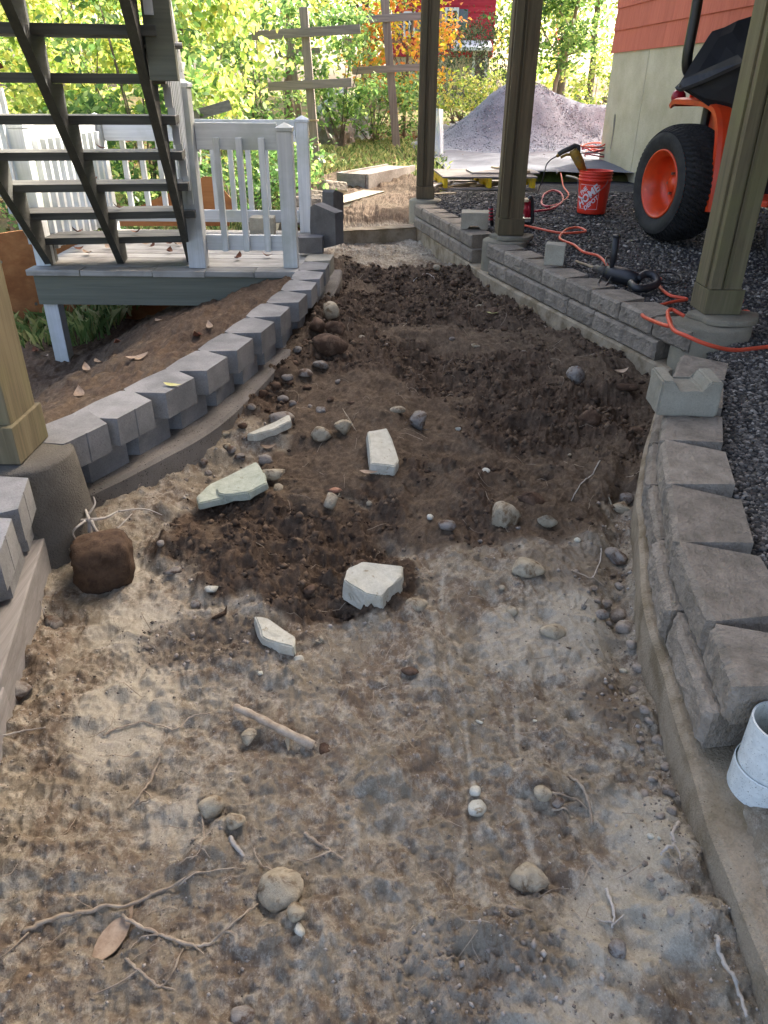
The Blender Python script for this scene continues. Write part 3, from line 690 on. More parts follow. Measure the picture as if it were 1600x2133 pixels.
post((1.60, 3.65, .376), .15, .376, DECK_Z, m_postL, 'thick mossy wooden post in front of the tractor')
post((-1.14, 2.03, .35), .165, .35, DECK_Z, m_postL, 'mossy wooden post standing on the dark flared pier')

# ---------------------------------------------------------------- deck overhead (out of frame): over the near end and the terrace, open above the path
dk = T(empty('upper_deck', (0, 0, DECK_Z)), 'wooden deck overhead carried by the posts', 'deck')
DX1, DY0, DY1 = 4.3, -.6, 8.45
def deck_x0(y): return -1.5 if y < 2.2 else 1.42 - (y - 3.6) * .27
for yb in (DY0 + .3, 2.0, 3.65, 5.9, 8.2): MB().box(deck_x0(yb), DX1, yb - .07, yb + .07, .0, .235).build('beam', m_joist, dk)
for i in range(14):
    xj = -1.42 + i * .42; y1 = 2.16 if xj < 1.9 else DY1
    MB().box(xj, xj + .038, DY0, y1, .236, .42).build('joist', m_joist, dk)
pl_me = None
n_ = int((DY1 - DY0) / .1393)
for i in range(n_):
    y0 = DY0 + i * .1393; o = MB().box(0, 1, 0, .133, .421, .455).build('deck_plank', m_deckb, dk) if pl_me is None else bpy.data.objects.new('deck_plank', pl_me)
    if pl_me is None: pl_me = o.data
    else: COL.objects.link(o); o.parent = dk
    x0 = deck_x0(y0); o.location = (x0, y0, 0); o.scale = (DX1 - x0, 1, 1)
# ---------------------------------------------------------------- open stair
ZD, RISE, RUN, Y0S, NT_ = .33, .17, .21, 5.0, 13
SX = (-2.10, -1.672, -1.245)
st = T(empty('stair_flight', (-1.67, 4.85, ZD)), 'dark open-riser wooden stair climbing from the white landing', 'stairs')
def rel(p): return Vector(p) - st.location
def sbox(mb, x0, x1, y0, y1, z0, z1): a = rel((x0, y0, z0)); b_ = rel((x1, y1, z1)); return mb.box(a.x, b_.x, a.y, b_.y, a.z, b_.z)
for sx in SX:
    prof = [(Y0S - .17, ZD + .002), (Y0S + .0, ZD + .002)]
    for n in range(1, NT_ + 1):
        prof += [(Y0S - (n - 1) * RUN, ZD + n * RISE - .04), (Y0S - n * RUN, ZD + n * RISE - .04)]
    prof += [(Y0S - NT_ * RUN - .17, ZD + NT_ * RISE)]
    V = []; n = len(prof)
    for x in (sx - .02, sx + .02): V += [rel((x, y, z)) for y, z in prof]
    mb = MB(); mb.add(V, [tuple(range(n)), tuple(range(2*n - 1, n - 1, -1))] + [(i, (i+1) % n, n + (i+1) % n, n + i) for i in range(n)])
    mb.build('stringer', m_stair, st)
for n in range(1, NT_ + 1):
    yb = Y0S - n * RUN; z = ZD + n * RISE
    for k, (a, c) in enumerate(((-.012, .108), (.115, .235))):
        sbox(MB(), SX[0] - .06, SX[2] + .075 + .004 * (n % 3), yb + a, yb + c, z - .039, z).build('tread', m_tread, st, bevel=.003)
# guards of the stair: sloping rails and balusters on both sides
def slope(n, dz_): return (Y0S - n * RUN - .02, ZD + n * RISE + dz_)
def sguard(x, rails, bal, post_n):
    for dz0, dz1, th, off in rails:
        a, c = slope(-.2, 0), slope(NT_ - .5, 0)
        V = [rel((x + s + off, q[0], q[1] + e)) for s in (-th/2, th/2) for q, e in ((a, dz0), (c, dz0), (c, dz1), (a, dz1))]
        MB().add(V, [(0,1,2,3),(7,6,5,4),(0,4,5,1),(1,5,6,2),(2,6,7,3),(3,7,4,0)]).build('rail', m_white, st, bevel=.003)
    k = .35
    while k < NT_ - .8:
        y, z = slope(k, 0); sbox(MB(), x - .018, x + .018, y - .018, y + .018, z + .06, z + .90).build('baluster', m_white, st); k += bal
    for pn in post_n:
        y, z = slope(pn, 0); sbox(MB(), x - .048 + (.06 if x > -1.5 else -.05), x + .048 + (.06 if x > -1.5 else -.05), y - .048, y + .048, z - .28, z + 1.0).build('post', m_white, st, bevel=.004)
sguard(-2.19, [(.78, .92, .036, -.03), (.08, .17, .036, 0)], .62, (6.2, 12))
sguard(-1.185, [(.92, 1.05, .036, .0)], .5, (12,))
# grey bolted newel that ends in mid air on the right stringer
y, z = slope(6.6, 0)
b_ = sbox(MB(), -1.215, -1.10, y - .05, y + .05, z - .13, z + 1.2).build('hanging_newel', m_rimpaint, st, bevel=.004)
for dzb in (.0, .25): MB().tube([rel((-1.26, y, z + dzb)), rel((-1.07, y, z + dzb))], .012, 8).build('bolt', m_steel, b_)

st.rotation_euler = (0, 0, R(9.5))
# ---------------------------------------------------------------- landing
LX0, LX1, LY0, LY1 = -2.17, -.50, 4.66, 6.16
ld = T(empty('landing', (-1.3, 5.4, 0)), 'white painted wooden landing with balustrade at the foot of the stair', 'landing')
def lrel(p): return Vector(p) - ld.location
def lbox(mb, x0, x1, y0, y1, z0, z1): a = lrel((x0, y0, z0)); c = lrel((x1, y1, z1)); return mb.box(a.x, c.x, a.y, c.y, a.z, c.z)
yb = LY0 - .02; i = 0
while yb < LY1 - .02:
    if yb < LY0: # the near edge is a row of short butted boards
        xs = [LX0 - .02, -1.86, -1.42, -1.1, -.80, LX1 + .02]
        for xa, xb in zip(xs, xs[1:]): lbox(MB(), xa, xb - .004, yb, yb + .13, ZD - .036 + random.uniform(-.003, .002), ZD + random.uniform(-.003, 0)).build('deck_board', m_deckb, ld, bevel=.004)
    else: lbox(MB(), LX0 - .015, LX1 + random.uniform(0, .02), yb, yb + .133, ZD - .036, ZD + random.uniform(-.003, 0)).build('deck_board', m_deckb, ld, bevel=.004)
    yb += .139
lbox(MB(), LX0 + .01, LX1 - .03, LY0 + .004, LY0 + .042, ZD - .215, ZD - .037).build('rim_joist', m_rimpaint, ld, bevel=.003)
lbox(MB(), LX0 + .01, LX1 - .03, LY1 - .06, LY1 - .02, ZD - .215, ZD - .037).build('rim_joist', m_rimpaint, ld, bevel=.003)
for x in (LX0 + .02, LX1 - .07): lbox(MB(), x, x + .04, LY0 + .043, LY1 - .061, ZD - .213, ZD - .037).build('rim_joist', m_rimpaint, ld)
for x, yy in ((-2.11, LY0 + .09), (-2.11, LY1 - .11), (-.62, LY1 - .11)): lbox(MB(), x - .045, x + .045, yy - .045, yy + .045, -.40, ZD - .036 - .002).build('leg', m_white, ld, bevel=.004)
def lpost(x, yy, top, cap=True, wd=.088):
    p = lbox(MB(), x - wd/2, x + wd/2, yy - wd/2, yy + wd/2, ZD + .001, top).build('post', m_white, ld, bevel=.005)
    if cap:
        e = wd/2 + .006; z0 = top + .001; a = lrel((x, yy, 0))
        q = MB().add([(a.x-e,a.y-e,z0),(a.x+e,a.y-e,z0),(a.x+e,a.y+e,z0),(a.x-e,a.y+e,z0),(a.x-e,a.y-e,z0+.018),(a.x+e,a.y-e,z0+.018),(a.x+e,a.y+e,z0+.018),(a.x-e,a.y+e,z0+.018),(a.x,a.y,z0+.045)],
            [(0,3,2,1),(0,1,5,4),(1,2,6,5),(2,3,7,6),(3,0,4,7),(4,5,8),(5,6,8),(6,7,8),(7,4,8)]).build('post_cap', m_white, p)
FY = LY0 + .13
lpost(-1.16, FY - .02, 1.30, True, .105); lpost(-.59, FY, 1.085)
lpost(-2.12, LY1 - .07, 1.09); lpost(-.62, LY1 - .07, 1.085)
lpost(-2.12, FY, 1.09)
# near rail (right of the stair): face board, bottom rail, balusters nailed on the face
lbox(MB(), -1.105, -.636, FY - .002, FY + .034, .985, 1.125).build('top_rail', m_whiteX, ld, bevel=.003)
lbox(MB(), -1.105, -.636, FY, FY + .036, .425, .515).build('bottom_rail', m_whiteX, ld, bevel=.003)
for x in (-.985, -.855, -.725): lbox(MB(), x - .0175, x + .0175, FY - .038, FY - .003, .425, 1.05).build('baluster', m_white, ld, bevel=.003)
# far rail
RY = LY1 - .07
lbox(MB(), -2.07, -.67, RY - .02, RY + .016, .955, 1.10).build('top_rail', m_whiteX, ld, bevel=.003)
lbox(MB(), -2.07, -.67, RY - .016, RY + .02, .40, .485).build('bottom_rail', m_whiteX, ld, bevel=.003)
x = -1.96
while x < -.7: lbox(MB(), x - .0175, x + .0175, RY + .021, RY + .056, .41, 1.02).build('baluster', m_white, ld); x += .132
# left side rail, seen nearly edge-on
lbox(MB(), -2.14, -2.104, FY + .05, RY - .05, .955, 1.10).build('top_rail', m_whiteX, ld, bevel=.003)
lbox(MB(), -2.138, -2.102, FY + .05, RY - .05, .40, .485).build('bottom_rail', m_whiteX, ld, bevel=.003)
yy = FY + .12
while yy < RY - .05: lbox(MB(), -2.10, -2.066, yy - .0175, yy + .0175, .41, 1.02).build('baluster', m_white, ld); yy += .115

# plywood sheets set on edge
def sheet(label, P, th, mat, screws=()):
    """P: quad/poly corners in the world, extruded along its normal"""
    P = [Vector(p) for p in P]; c = sum(P, Vector()) / len(P); n = (P[1] - P[0]).cross(P[2] - P[0]).normalized(); o = empty('plywood_sheet', c); k = len(P)
    V = [p - c for p in P] + [p - c + n * th for p in P]
    MB().add(V, [tuple(range(k)), tuple(range(2*k - 1, k - 1, -1))] + [(i, (i+1) % k, k + (i+1) % k, k + i) for i in range(k)]).build('panel', mat, o)
    for s in screws:
        s = Vector(s); MB().tube([s - c - n * .004, s - c + n * (th + .004)], .011, 10).build('screw', m_steel, o)
    return T(o, label, 'plywood')
pa, pb = Vector((-3.35, 5.15, 0)), Vector((-.95, 6.72, 0))
def pl(t, z): q = pa.lerp(pb, t); return Vector((q.x, q.y, z))
sheet('large brown plywood sheet standing on edge below the landing', [pl(0, -.6), pl(1, -.6), pl(1, .20), pl(.72, .22), pl(.3, .40), pl(0, .34)], .018, m_ply,
      [pl(t, z) for t, z in ((.06, .1), (.12, -.02), (.10, -.2), (.2, -.05), (.24, .2), (.3, -.12), (.26, -.28), (.36, .1), (.42, -.1), (.16, .25), (.5, -.05))])
PY = 6.6
sheet('brown plywood offcut with a sloping top behind the landing balusters', [atY(225, 470, PY), atY(478, 470, PY), atY(487, 420, PY), atY(446, 368, PY), atY(424, 368, PY), atY(255, 446, PY)], .018, m_ply,
      [atY(400, 395, PY), atY(412, 418, PY), atY(330, 430, PY)])

# ---------------------------------------------------------------- loose blocks and forms around the far end
def loose(me, loc, rot, label, name='loose_block', cat='block', scale=1, group=None):
    o = bpy.data.objects.new(name, me); COL.objects.link(o); o.location = loc; o.rotation_euler = rot; o.scale = (scale,)*3; return T(o, label, cat, group)
def slotted(wd, dp, h, sw, sh, mat, side='top', bev=.004, jit=.002):
    """block with a trapezoid slot through it along y"""
    a, c = sw/2, sw/2 - .018
    if side == 'top': out = [(-wd/2, 0), (wd/2, 0), (wd/2, h), (a, h), (c, h - sh), (-c, h - sh), (-a, h), (-wd/2, h)]
    else: out = [(-wd/2, 0), (-a, 0), (-c, sh), (c, sh), (a, 0), (wd/2, 0), (wd/2, h), (-wd/2, h)]
    bm = bmesh.new(); n = len(out); A = [bm.verts.new((x, -dp/2, z)) for x, z in out]; B = [bm.verts.new((x, dp/2, z)) for x, z in out]
    bm.faces.new(A); bm.faces.new(B[::-1])
    for i in range(n): bm.faces.new((A[i], B[i], B[(i+1) % n], A[(i+1) % n]))
    bmesh.ops.bevel(bm, geom=[e for e in bm.edges], offset=bev, segments=2, affect='EDGES')
    bmesh.ops.subdivide_edges(bm, edges=[e for e in bm.edges if e.calc_length() > .04], cuts=3, use_grid_fill=True)
    for v in bm.verts: v.co += mnoise.noise_vector(v.co * 40) * jit
    bmesh.ops.recalc_face_normals(bm, faces=bm.faces)
    me = bpy.data.meshes.new('block'); bm.to_mesh(me); bm.free(); me.materials.append(mat); return me
p = un(985, 478, G + .003); loose(slotted(.215, .2, .125, .11, .033, m_paleblk, 'bottom'), (p.x + .02, p.y + .09, G + .003), (0, 0, R(-6)), 'pale notched block upside down on the wall beside the middle post')
cube = MB().box(-.062, .062, -.06, .06, 0, .125).build('cube_block', m_paleblk, bevel=.006, jitter=.006)
p = un(1157, 552, G + .003); cube.location = (p.x, p.y + .05, G + .003); cube.rotation_euler = (0, 0, R(-14)); T(cube, 'small pale cube of broken block on the wall near the black hammer drill', 'block')
p = un(1433, 868, G + .003); loose(slotted(.205, .155, .125, .115, .04, m_paleblk, 'top', .006, .004), (p.x, p.y + .08, G + .003), (0, 0, R(-4)), 'pale block with an open channel in its top, on the curved wall')
U = smooth_block(.2, .29, .18, .1, m_darkblk, False)
p = un(684, 527, ZL); loose(U, (p.x + .05, p.y + .02, ZL + .145), (R(0), R(90), R(62)), 'dark block standing on end at the far tip of the smooth block wall')
p = un(706, 470, .30); loose(U, (p.x + .04, p.y + .05, .30 + .145), (0, R(90), R(158)), 'dark block standing on end on the pale footing beyond the landing')
fb = smooth_block(.15, .17, .11, .1, m_darkblk, False)
p = un(648, 529, ZL); loose(fb, (p.x, p.y + .0, ZL + .002), (0, 0, R(4)), 'small dark block lying flat beside the upright block at the landing corner')
p = un(562, 491, ZD); loose(slotted(.18, .15, .13, .09, .03, m_paleblk, 'bottom'), (-.93, 5.93, ZD + .002), (0, 0, R(2)), 'grey notched block on the landing below its far rail')
lw = smooth_block(.29, .29, .18, .13, m_darkblk, False)
p = un(640, 470, .18); loose(lw, (p.x - .03, p.y + .12, .17), (0, 0, R(5)), 'dark grey block laid across just beyond the landing post')
# row of tipped blocks climbing the grass edge
for i, (u_, v_, rz, tip) in enumerate(((640, 438, 30, -28), (672, 424, 38, -26), (702, 402, 42, -22), (655, 430, 36, -35))):
    p = un(u_, v_ - 4, .27); loose(ROCK[i], (p.x, p.y, max(.27, float(gz(p.x, p.y)) + .05)), (R(tip), R(8), R(rz)), 'tipped rock-faced block in the ragged row by the grass', scale=1.15, group='tipped blocks along the grass edge')
# concrete strips
def strip(line, wd, z0, z1, mat, label, name='concrete_strip'):
    o = ribbon(name, line, wd, 1, z0, z1, mat, jit=.006); return T(o, label, 'concrete')
a, c = un(700, 478, .125), un(856, 468, .125)
strip([(a.x, a.y - .12), ((a.x + c.x)/2, (a.y + c.y)/2 - .12), (c.x + .05, c.y - .12)], -.16, -.1, .125, m_footing, 'low tan concrete strip crossing the far end of the path')
a, c = un(690, 445, .18), un(800, 398, .2)
strip([(a.x - .55, a.y - .75), ((a.x+c.x)/2 - .1, (a.y+c.y)/2), (c.x, c.y)], -.28, -.1, .2, m_paleblk, 'pale concrete footing running from the upright block to the timber form')
fm = T(empty('timber_form', (.02, 10.6, .1)), 'timber-sided form filled with pale concrete beyond the far pier', 'form')
qa, qc = un(765, 402, .14), un(857, 380, .14)
d = (qc - qa).normalized(); nn = Vector((-d.y, d.x, 0)); o_ = fm.location
MB().beam(qa - o_ + Vector((0, 0, .10)), qa + d * 1.5 - o_ + Vector((0, 0, .10)), .04, .24).build('side_board', m_greyX, fm)
MB().beam(qa + nn * .42 - o_ + Vector((0, 0, .10)), qa + nn * .42 + d * 1.5 - o_ + Vector((0, 0, .10)), .04, .24).build('side_board', m_greyX, fm)
MB().beam(qa + nn * .022 - o_ + Vector((0, 0, .10)), qa + nn * .398 - o_ + Vector((0, 0, .10)), .04, .24).build('end_board', m_greyX, fm)
MB().beam(qa + nn * .21 + d * .03 - o_ + Vector((0, 0, .09)), qa + nn * .21 + d * 1.5 - o_ + Vector((0, 0, .09)), .372, .22).build('fill', m_paleblk, fm)
# ---------------------------------------------------------------- stones on the path
def round_stone(seed, sub=3, amp=.16, flat=.7):
    bm = bmesh.new(); bmesh.ops.create_icosphere(bm, subdivisions=sub, radius=1); off = Vector((seed * 2.3, seed * .7, seed * 1.1)); rg = random.Random(seed)
    planes = [(Vector((rg.gauss(0, 1), rg.gauss(0, 1), rg.gauss(0, .8))).normalized(), rg.uniform(.62, .9)) for _ in range(7)]
    for v in bm.verts:
        d = v.co.normalized(); k = 1 + amp * mnoise.fractal(d * 1.3 + off, 1, 2, 3)
        for pn, po in planes:
            t = d.dot(pn) * k
            if t > po: k *= .25 + .75 * po / t
        k += amp * .22 * mnoise.fractal(d * 4 + off, .8, 2, 3); v.co = d * k; v.co.z *= flat
    return bm
def ang_stone(seed, n=13, flat=.7, bev=.09):
    rg = random.Random(seed); bm = bmesh.new()
    for i in range(n):
        t = rg.uniform(0, 6.28); z = rg.uniform(-1, 1); r_ = math.sqrt(1 - z*z); k = rg.uniform(.85, 1.05); bm.verts.new((r_*math.cos(t)*k, r_*math.sin(t)*k, z*k*flat))
    r_ = bmesh.ops.convex_hull(bm, input=bm.verts); bmesh.ops.delete(bm, geom=[g for g in r_['geom_interior'] if isinstance(g, bmesh.types.BMVert)], context='VERTS')
    bmesh.ops.bevel(bm, geom=list(bm.edges), offset=bev, segments=2, affect='EDGES')
    bmesh.ops.triangulate(bm, faces=bm.faces); bmesh.ops.subdivide_edges(bm, edges=[e for e in bm.edges if e.calc_length() > .4], cuts=1)
    for v in bm.verts: v.co += mnoise.noise_vector(v.co * 3 + Vector((seed, 0, 0))) * .05
    return bm
def stone(u, v, w, h, rot, kind, mat, label, group=None, flat=.65, sink=.3, name='stone', seed=None, tilt=0):
    """u,v: picture centre; w,h: long and short extent in photo pixels"""
    seed = seed or int(u * 7 + v); p = gnd(u, v); k = mpp(p)
    bm = round_stone(seed, 4 if w > 60 else 3 if w > 30 else 2, flat=1) if kind in 'rb' else ang_stone(seed, flat=1)
    if kind == 'b':                       # boxy lump
        for q in bm.verts:
            d = q.co.normalized(); m_ = (abs(d.x) ** 4 + abs(d.y) ** 4 + abs(d.z) ** 4) ** .25; q.co = d / m_ * (.9 + .10 * mnoise.fractal(d * 2.0, 1, 2, 3) + .06 * mnoise.fractal(d * 9, .7, 2, 4))
    a = w * k / 2; c = h * k / 2 * 1.25; zz = min(a, c) * flat * 1.1
    for q in bm.verts: q.co = Vector((q.co.x * a, q.co.y * c, q.co.z * zz))
    o = bm_obj(name, bm, SM[mat], sm=True)
    o.rotation_euler = (R(tilt), R(tilt * .6), R(rot)); o.location = (p.x, p.y - (0 if sink > .3 else zz * .2), dz(p.x, p.y) + zz * (1 - 2 * sink))
    return T(o, label, {'soil_lump': 'soil lump', 'wood_splinter': 'wood', 'pebble': 'pebble', 'ash_lump': 'soil lump'}.get(name, 'stone'), group)
def slab(poly, th, mat, label, lift=.01, tilt=(0, 0), name='concrete_shard', drop=0):
    P = [gnd(u, v) for u, v in poly]; c = sum(P, Vector()) / len(P); zc = max(dz(c.x, c.y), sum(p.z for p in P) / len(P)) - drop
    bm = bmesh.new(); n = len(P); lo = [bm.verts.new((p.x - c.x, p.y - c.y, -th)) for p in P]; hi = [bm.verts.new(((p.x - c.x) * .96, (p.y - c.y) * .96, 0)) for p in P]
    bm.faces.new(lo[::-1]); bm.faces.new(hi)
    for i in range(n): bm.faces.new((lo[i], lo[(i+1) % n], hi[(i+1) % n], hi[i]))
    bmesh.ops.bevel(bm, geom=list(bm.edges), offset=.004, segments=2, affect='EDGES'); bmesh.ops.triangulate(bm, faces=bm.faces)
    bmesh.ops.subdivide_edges(bm, edges=[e for e in bm.edges if e.calc_length() > .03], cuts=2)
    for v in bm.verts: v.co += mnoise.noise_vector(v.co * 35) * .004
    o = bm_obj(name, bm, SM[mat]); o.location = (c.x, c.y, zc + lift + th * .45); o.rotation_euler = (R(tilt[0]), R(tilt[1]), 0)
    return T(o, label, 'rubble')
slab([(410,1062),(440,1040),(540,995),(556,1010),(520,1040),(470,1075),(415,1082)], .028, 'green', 'long pale green concrete shard lying behind the broken green plate', .022, (4, -3))
slab([(452,1052),(555,1016),(560,1030),(520,1058),(470,1075),(458,1072)], .030, 'green', 'broken pale green concrete plate overlapping the long green shard', .045, (5, -5))
slab([(511,914),(606,890),(610,902),(575,922),(530,932)], .035, 'white', 'white concrete shard with a thin top edge, lying alone by the left wall', .028, (10, -4))
slab([(764,922),(806,912),(834,985),(824,994),(772,994)], .045, 'white', 'white speckled concrete slab with a rust brown edge', .030, (6, 6))
slab([(714,1264),(722,1240),(756,1214),(842,1212),(838,1240),(815,1254),(797,1278),(760,1270)], .075, 'white', 'largest broken white stone with a brown stain', .02, (8, 2))
slab([(530,1308),(562,1318),(620,1348),(616,1370),(580,1362),(545,1342)], .032, 'white', 'wedge shaped cream shard pointing towards the path centre', .014, (4, 3))
st_ = stone
st_(627, 1375, 34, 24, 10, 'a', 'white', 'small cream chip touching the cream wedge shard')
st_(228, 1200, 128, 96, 22, 'b', 'soil', 'large soil-caked lump below the bunch of pale roots', flat=.9, sink=.12, name='soil_lump')
st_(1048, 1082, 66, 52, 15, 'r', 'tan', 'smooth tan egg-shaped cobble beside the half-buried dark rock', flat=.8, sink=.25)
st_(1140, 1086, 54, 38, -12, 'a', 'tan', 'angular tan stone with a reddish top', flat=.7)
st_(1105, 1045, 78, 50, -20, 'a', 'brown', 'dark wedge rock half buried behind the tan egg-shaped cobble', sink=.42)
st_(1098, 1185, 72, 52, -5, 'r', 'tan', 'flat pale oval cobble with an ochre blotch', flat=.45, sink=.35)
st_(932, 1098, 50, 34, -5, 'a', 'grey', 'grey angular stone lying left of the tan egg-shaped cobble')
st_(864, 1262, 54, 32, 8, 'r', 'tan', 'pale oval pebble right beside the largest white stone', flat=.6)
st_(1150, 1316, 58, 36, -8, 'r', 'tan', 'ochre topped cobble sunk in the ash', sink=.45)
st_(1066, 1274, 28, 24, 0, 'r', 'tan', 'small rounded tan pebble in a dark pocket below the pale oval cobble')
st_(1292, 1064, 54, 46, -25, 'a', 'tan', 'pale angular stone against the curved footing', flat=.8, sink=.2)
st_(1303, 1040, 34, 28, 0, 'r', 'grey', 'grey round stone wedged against the curved footing', sink=.25)
st_(1278, 1165, 66, 32, -62, 'r', 'grey', 'oblong grey stone leaning in the trench by the curved footing', flat=.7, sink=.2)
st_(872, 890, 46, 44, 70, 'a', 'grey', 'upright grey stone standing right of the speckled slab', flat=1.0, sink=.15)
st_(1225, 878, 48, 40, 10, 'r', 'brown', 'round dark cobble on the soil below the right wall', flat=.75)
st_(1196, 795, 50, 44, -10, 'a', 'grey', 'grey brown cobble with a pale face near the tan dry leaf', flat=.9, sink=.2)
st_(1305, 815, 48, 22, -5, 'r', 'brown', 'flat brown cobble by the corner of the right footing', sink=.3)
st_(1327, 905, 50, 30, 10, 'r', 'brown', 'rusty brown cobble tucked against the curved footing', sink=.35)
st_(672, 910, 44, 32, 8, 'r', 'tan', 'olive tan rounded stone beside the squared cobble', flat=.8)
st_(716, 900, 50, 34, -6, 'a', 'tan', 'squared tan cobble above the speckled slab', flat=.8, sink=.2)
st_(690, 1052, 42, 38, 8, 'a', 'tan', 'squared brown grey cobble under a pink chip', flat=.85, sink=.2)
st_(696, 1027, 34, 16, 4, 'a', 'pink', 'orange pink broken chip on top of the squared cobble', sink=.0)
st_(566, 998, 74, 34, -2, 'a', 'tan', 'flat brown stone resting over the pale green shard', flat=.7, sink=.1)
st_(580, 1020, 24, 26, 10, 'r', 'tan', 'small olive stone under the flat brown stone', sink=.2)
st_(552, 968, 36, 26, 0, 'r', 'grey', 'grey round pebble behind the flat brown stone', sink=.2)
st_(670, 858, 28, 26, 0, 'a', 'grey', 'pale grey angular stone uphill of the squared cobble', sink=.2)
st_(828, 858, 36, 18, 5, 'r', 'tan', 'flat cream cobble alone on the dark soil', sink=.2)
st_(444, 882, 52, 36, 25, 'a', 'grey', 'pointed grey stone against the left footing', flat=.8, sink=.15)
st_(590, 880, 60, 40, -20, 'r', 'grey', 'broad flat grey stone buried behind the lone white shard', sink=.4)
st_(690, 662, 40, 34, 10, 'r', 'tan', 'pale tan boulder highest of the heap against the left wall', flat=.85, sink=.1)
st_(660, 690, 36, 34, 0, 'r', 'brown', 'purple brown boulder lowest to the wall in the heap', flat=.85, sink=.15)
st_(697, 697, 34, 40, 60, 'r', 'brown', 'narrow brown boulder in the middle of the heap by the left wall', flat=.9, sink=.15)
st_(686, 735, 46, 60, 80, 'r', 'brown', 'biggest brown boulder of the heap by the left wall', flat=.95, sink=.15)
st_(668, 768, 44, 28, 12, 'a', 'grey', 'angular grey stone below the biggest brown boulder', flat=.8, sink=.15)
st_(637, 783, 32, 22, 0, 'r', 'grey', 'rounded grey stone left of the angular grey stone', sink=.2)
st_(585, 1850, 92, 84, 30, 'r', 'tan', 'large rounded boulder touching two small pebbles', flat=.6, sink=.25)
st_(617, 1903, 40, 32, 15, 'r', 'tan', 'pebble pressed against the large rounded boulder', sink=.2)
st_(627, 1938, 30, 28, 30, 'a', 'white', 'small cream pebble next in line after the large rounded boulder', sink=.2)
st_(442, 1686, 54, 42, -10, 'r', 'tan', 'rounded tan stone above the pale flat cobble', flat=.75, sink=.2)
st_(486, 1716, 70, 40, 22, 'a', 'tan', 'pale flat elongated cobble beside the rounded tan stone', flat=.6, sink=.2)
st_(1100, 1835, 82, 54, 12, 'r', 'tan', 'cream edged cobble coated with brown mud', sink=.36)
st_(990, 1651, 28, 24, 0, 'r', 'white', 'small white round pebble uphill of a larger white one', sink=.15)
st_(994, 1686, 40, 30, 25, 'r', 'white', 'white oval pebble below the small white round pebble', sink=.25)
st_(1130, 1654, 38, 32, -10, 'r', 'tan', 'cream and brown cobble beside a tangle of roots', sink=.25)
st_(1160, 1674, 32, 26, 10, 'a', 'grey', 'grey stone wedged in the tangle of roots', sink=.25)
st_(1285, 1978, 42, 34, 10, 'r', 'grey', 'pale grey stone on the ash below the white pipe', sink=.25)
st_(524, 1545, 46, 38, 30, 'a', 'tan', 'squarish tan stone under the broken stick', flat=.8, sink=.15)
st_(676, 1564, 26, 34, 0, 'r', 'brown', 'brown pebble at the end of the broken stick', sink=.2)
st_(36, 1440, 66, 44, 50, 'r', 'grey', 'flat grey stone half buried at the timber joint', sink=.3)
st_(105, 1305, 60, 42, -10, 'a', 'grey', 'dusty flat stone by the long timber', sink=.35)
st_(752, 1188, 38, 28, 10, 'r', 'brown', 'brown cobble uphill of the largest white stone', flat=.8, sink=.15)
st_(650, 1243, 44, 26, 12, 'a', 'brown', 'flat brown stone left of the largest white stone', sink=.2)
st_(442, 1228, 36, 20, 8, 'a', 'white', 'thin cream chip on the soil right of the soil-caked lump')
st_(408, 1262, 30, 22, 5, 'a', 'grey', 'grey chip below the thin cream chip')
st_(456, 1285, 46, 16, 38, 'a', 'soil', 'dark splinter of rotten wood near the grey chip', name='wood_splinter', sink=.1)
st_(360, 1192, 52, 22, 20, 'a', 'grey', 'pale grey flake right of the soil-caked lump', sink=.3)
st_(852, 1400, 24, 34, 80, 'r', 'brown', 'brown oblong pebble on the bare ash', sink=.25)
st_(505, 2118, 60, 40, 0, 'r', 'grey', 'grey brown cobble at the foot of the path with a dark hollow beside it', sink=.35)
st_(1028, 655, 34, 26, 0, 'r', 'brown', 'dark round stone above an orange leaf far up the path', sink=.2)
st_(1254, 1285, 46, 26, 20, 'a', 'grey', 'crusted grey lump in the trench pocket', sink=.2)
SMALL = [(940,705),(800,722),(756,700),(1034,760),(1090,742),(985,725),(1000,640),(905,560),(945,590),(1160,880),(1075,1105),(892,1075),(770,1050),(700,800),(610,800),(560,860),(640,845),(735,842),(690,835),
         (780,615),(830,600),(760,585),(860,640),(1050,690),(920,660),(1110,760),(1220,1265),(1236,1290),(1290,1300),(1300,1335),(1360,1740),(1380,1750),(1345,1905),(1000,1130),(1050,1225),(664,1335),(672,1330),(430,985),(510,960),(385,1000),(470,930),(505,905),
         (1185,950),(960,900),(1010,985),(1110,1500),(1000,1500),(340,1130),(1180,1350),(1205,1130),(540,1400),(1300,1400),(1365,1600),(1330,1560),(700,640),(735,655),(745,630)]
for i, (u, v) in enumerate(SMALL):
    far = v < 900
    st_(u + random.uniform(-6, 6), v + random.uniform(-5, 5), random.uniform(12, 22), random.uniform(10, 16), random.uniform(-40, 40), random.choice('ra'), random.choice(('brown', 'brown', 'soil', 'grey', 'tan') if far else ('grey', 'tan', 'white', 'grey')),
        'small dull pebble half buried in the dark soil up the path' if far else 'small pale pebble half buried in the ash at the near end of the path',
        'pebbles in the dark soil' if far else 'pebbles in the ash', sink=.25, name='pebble')

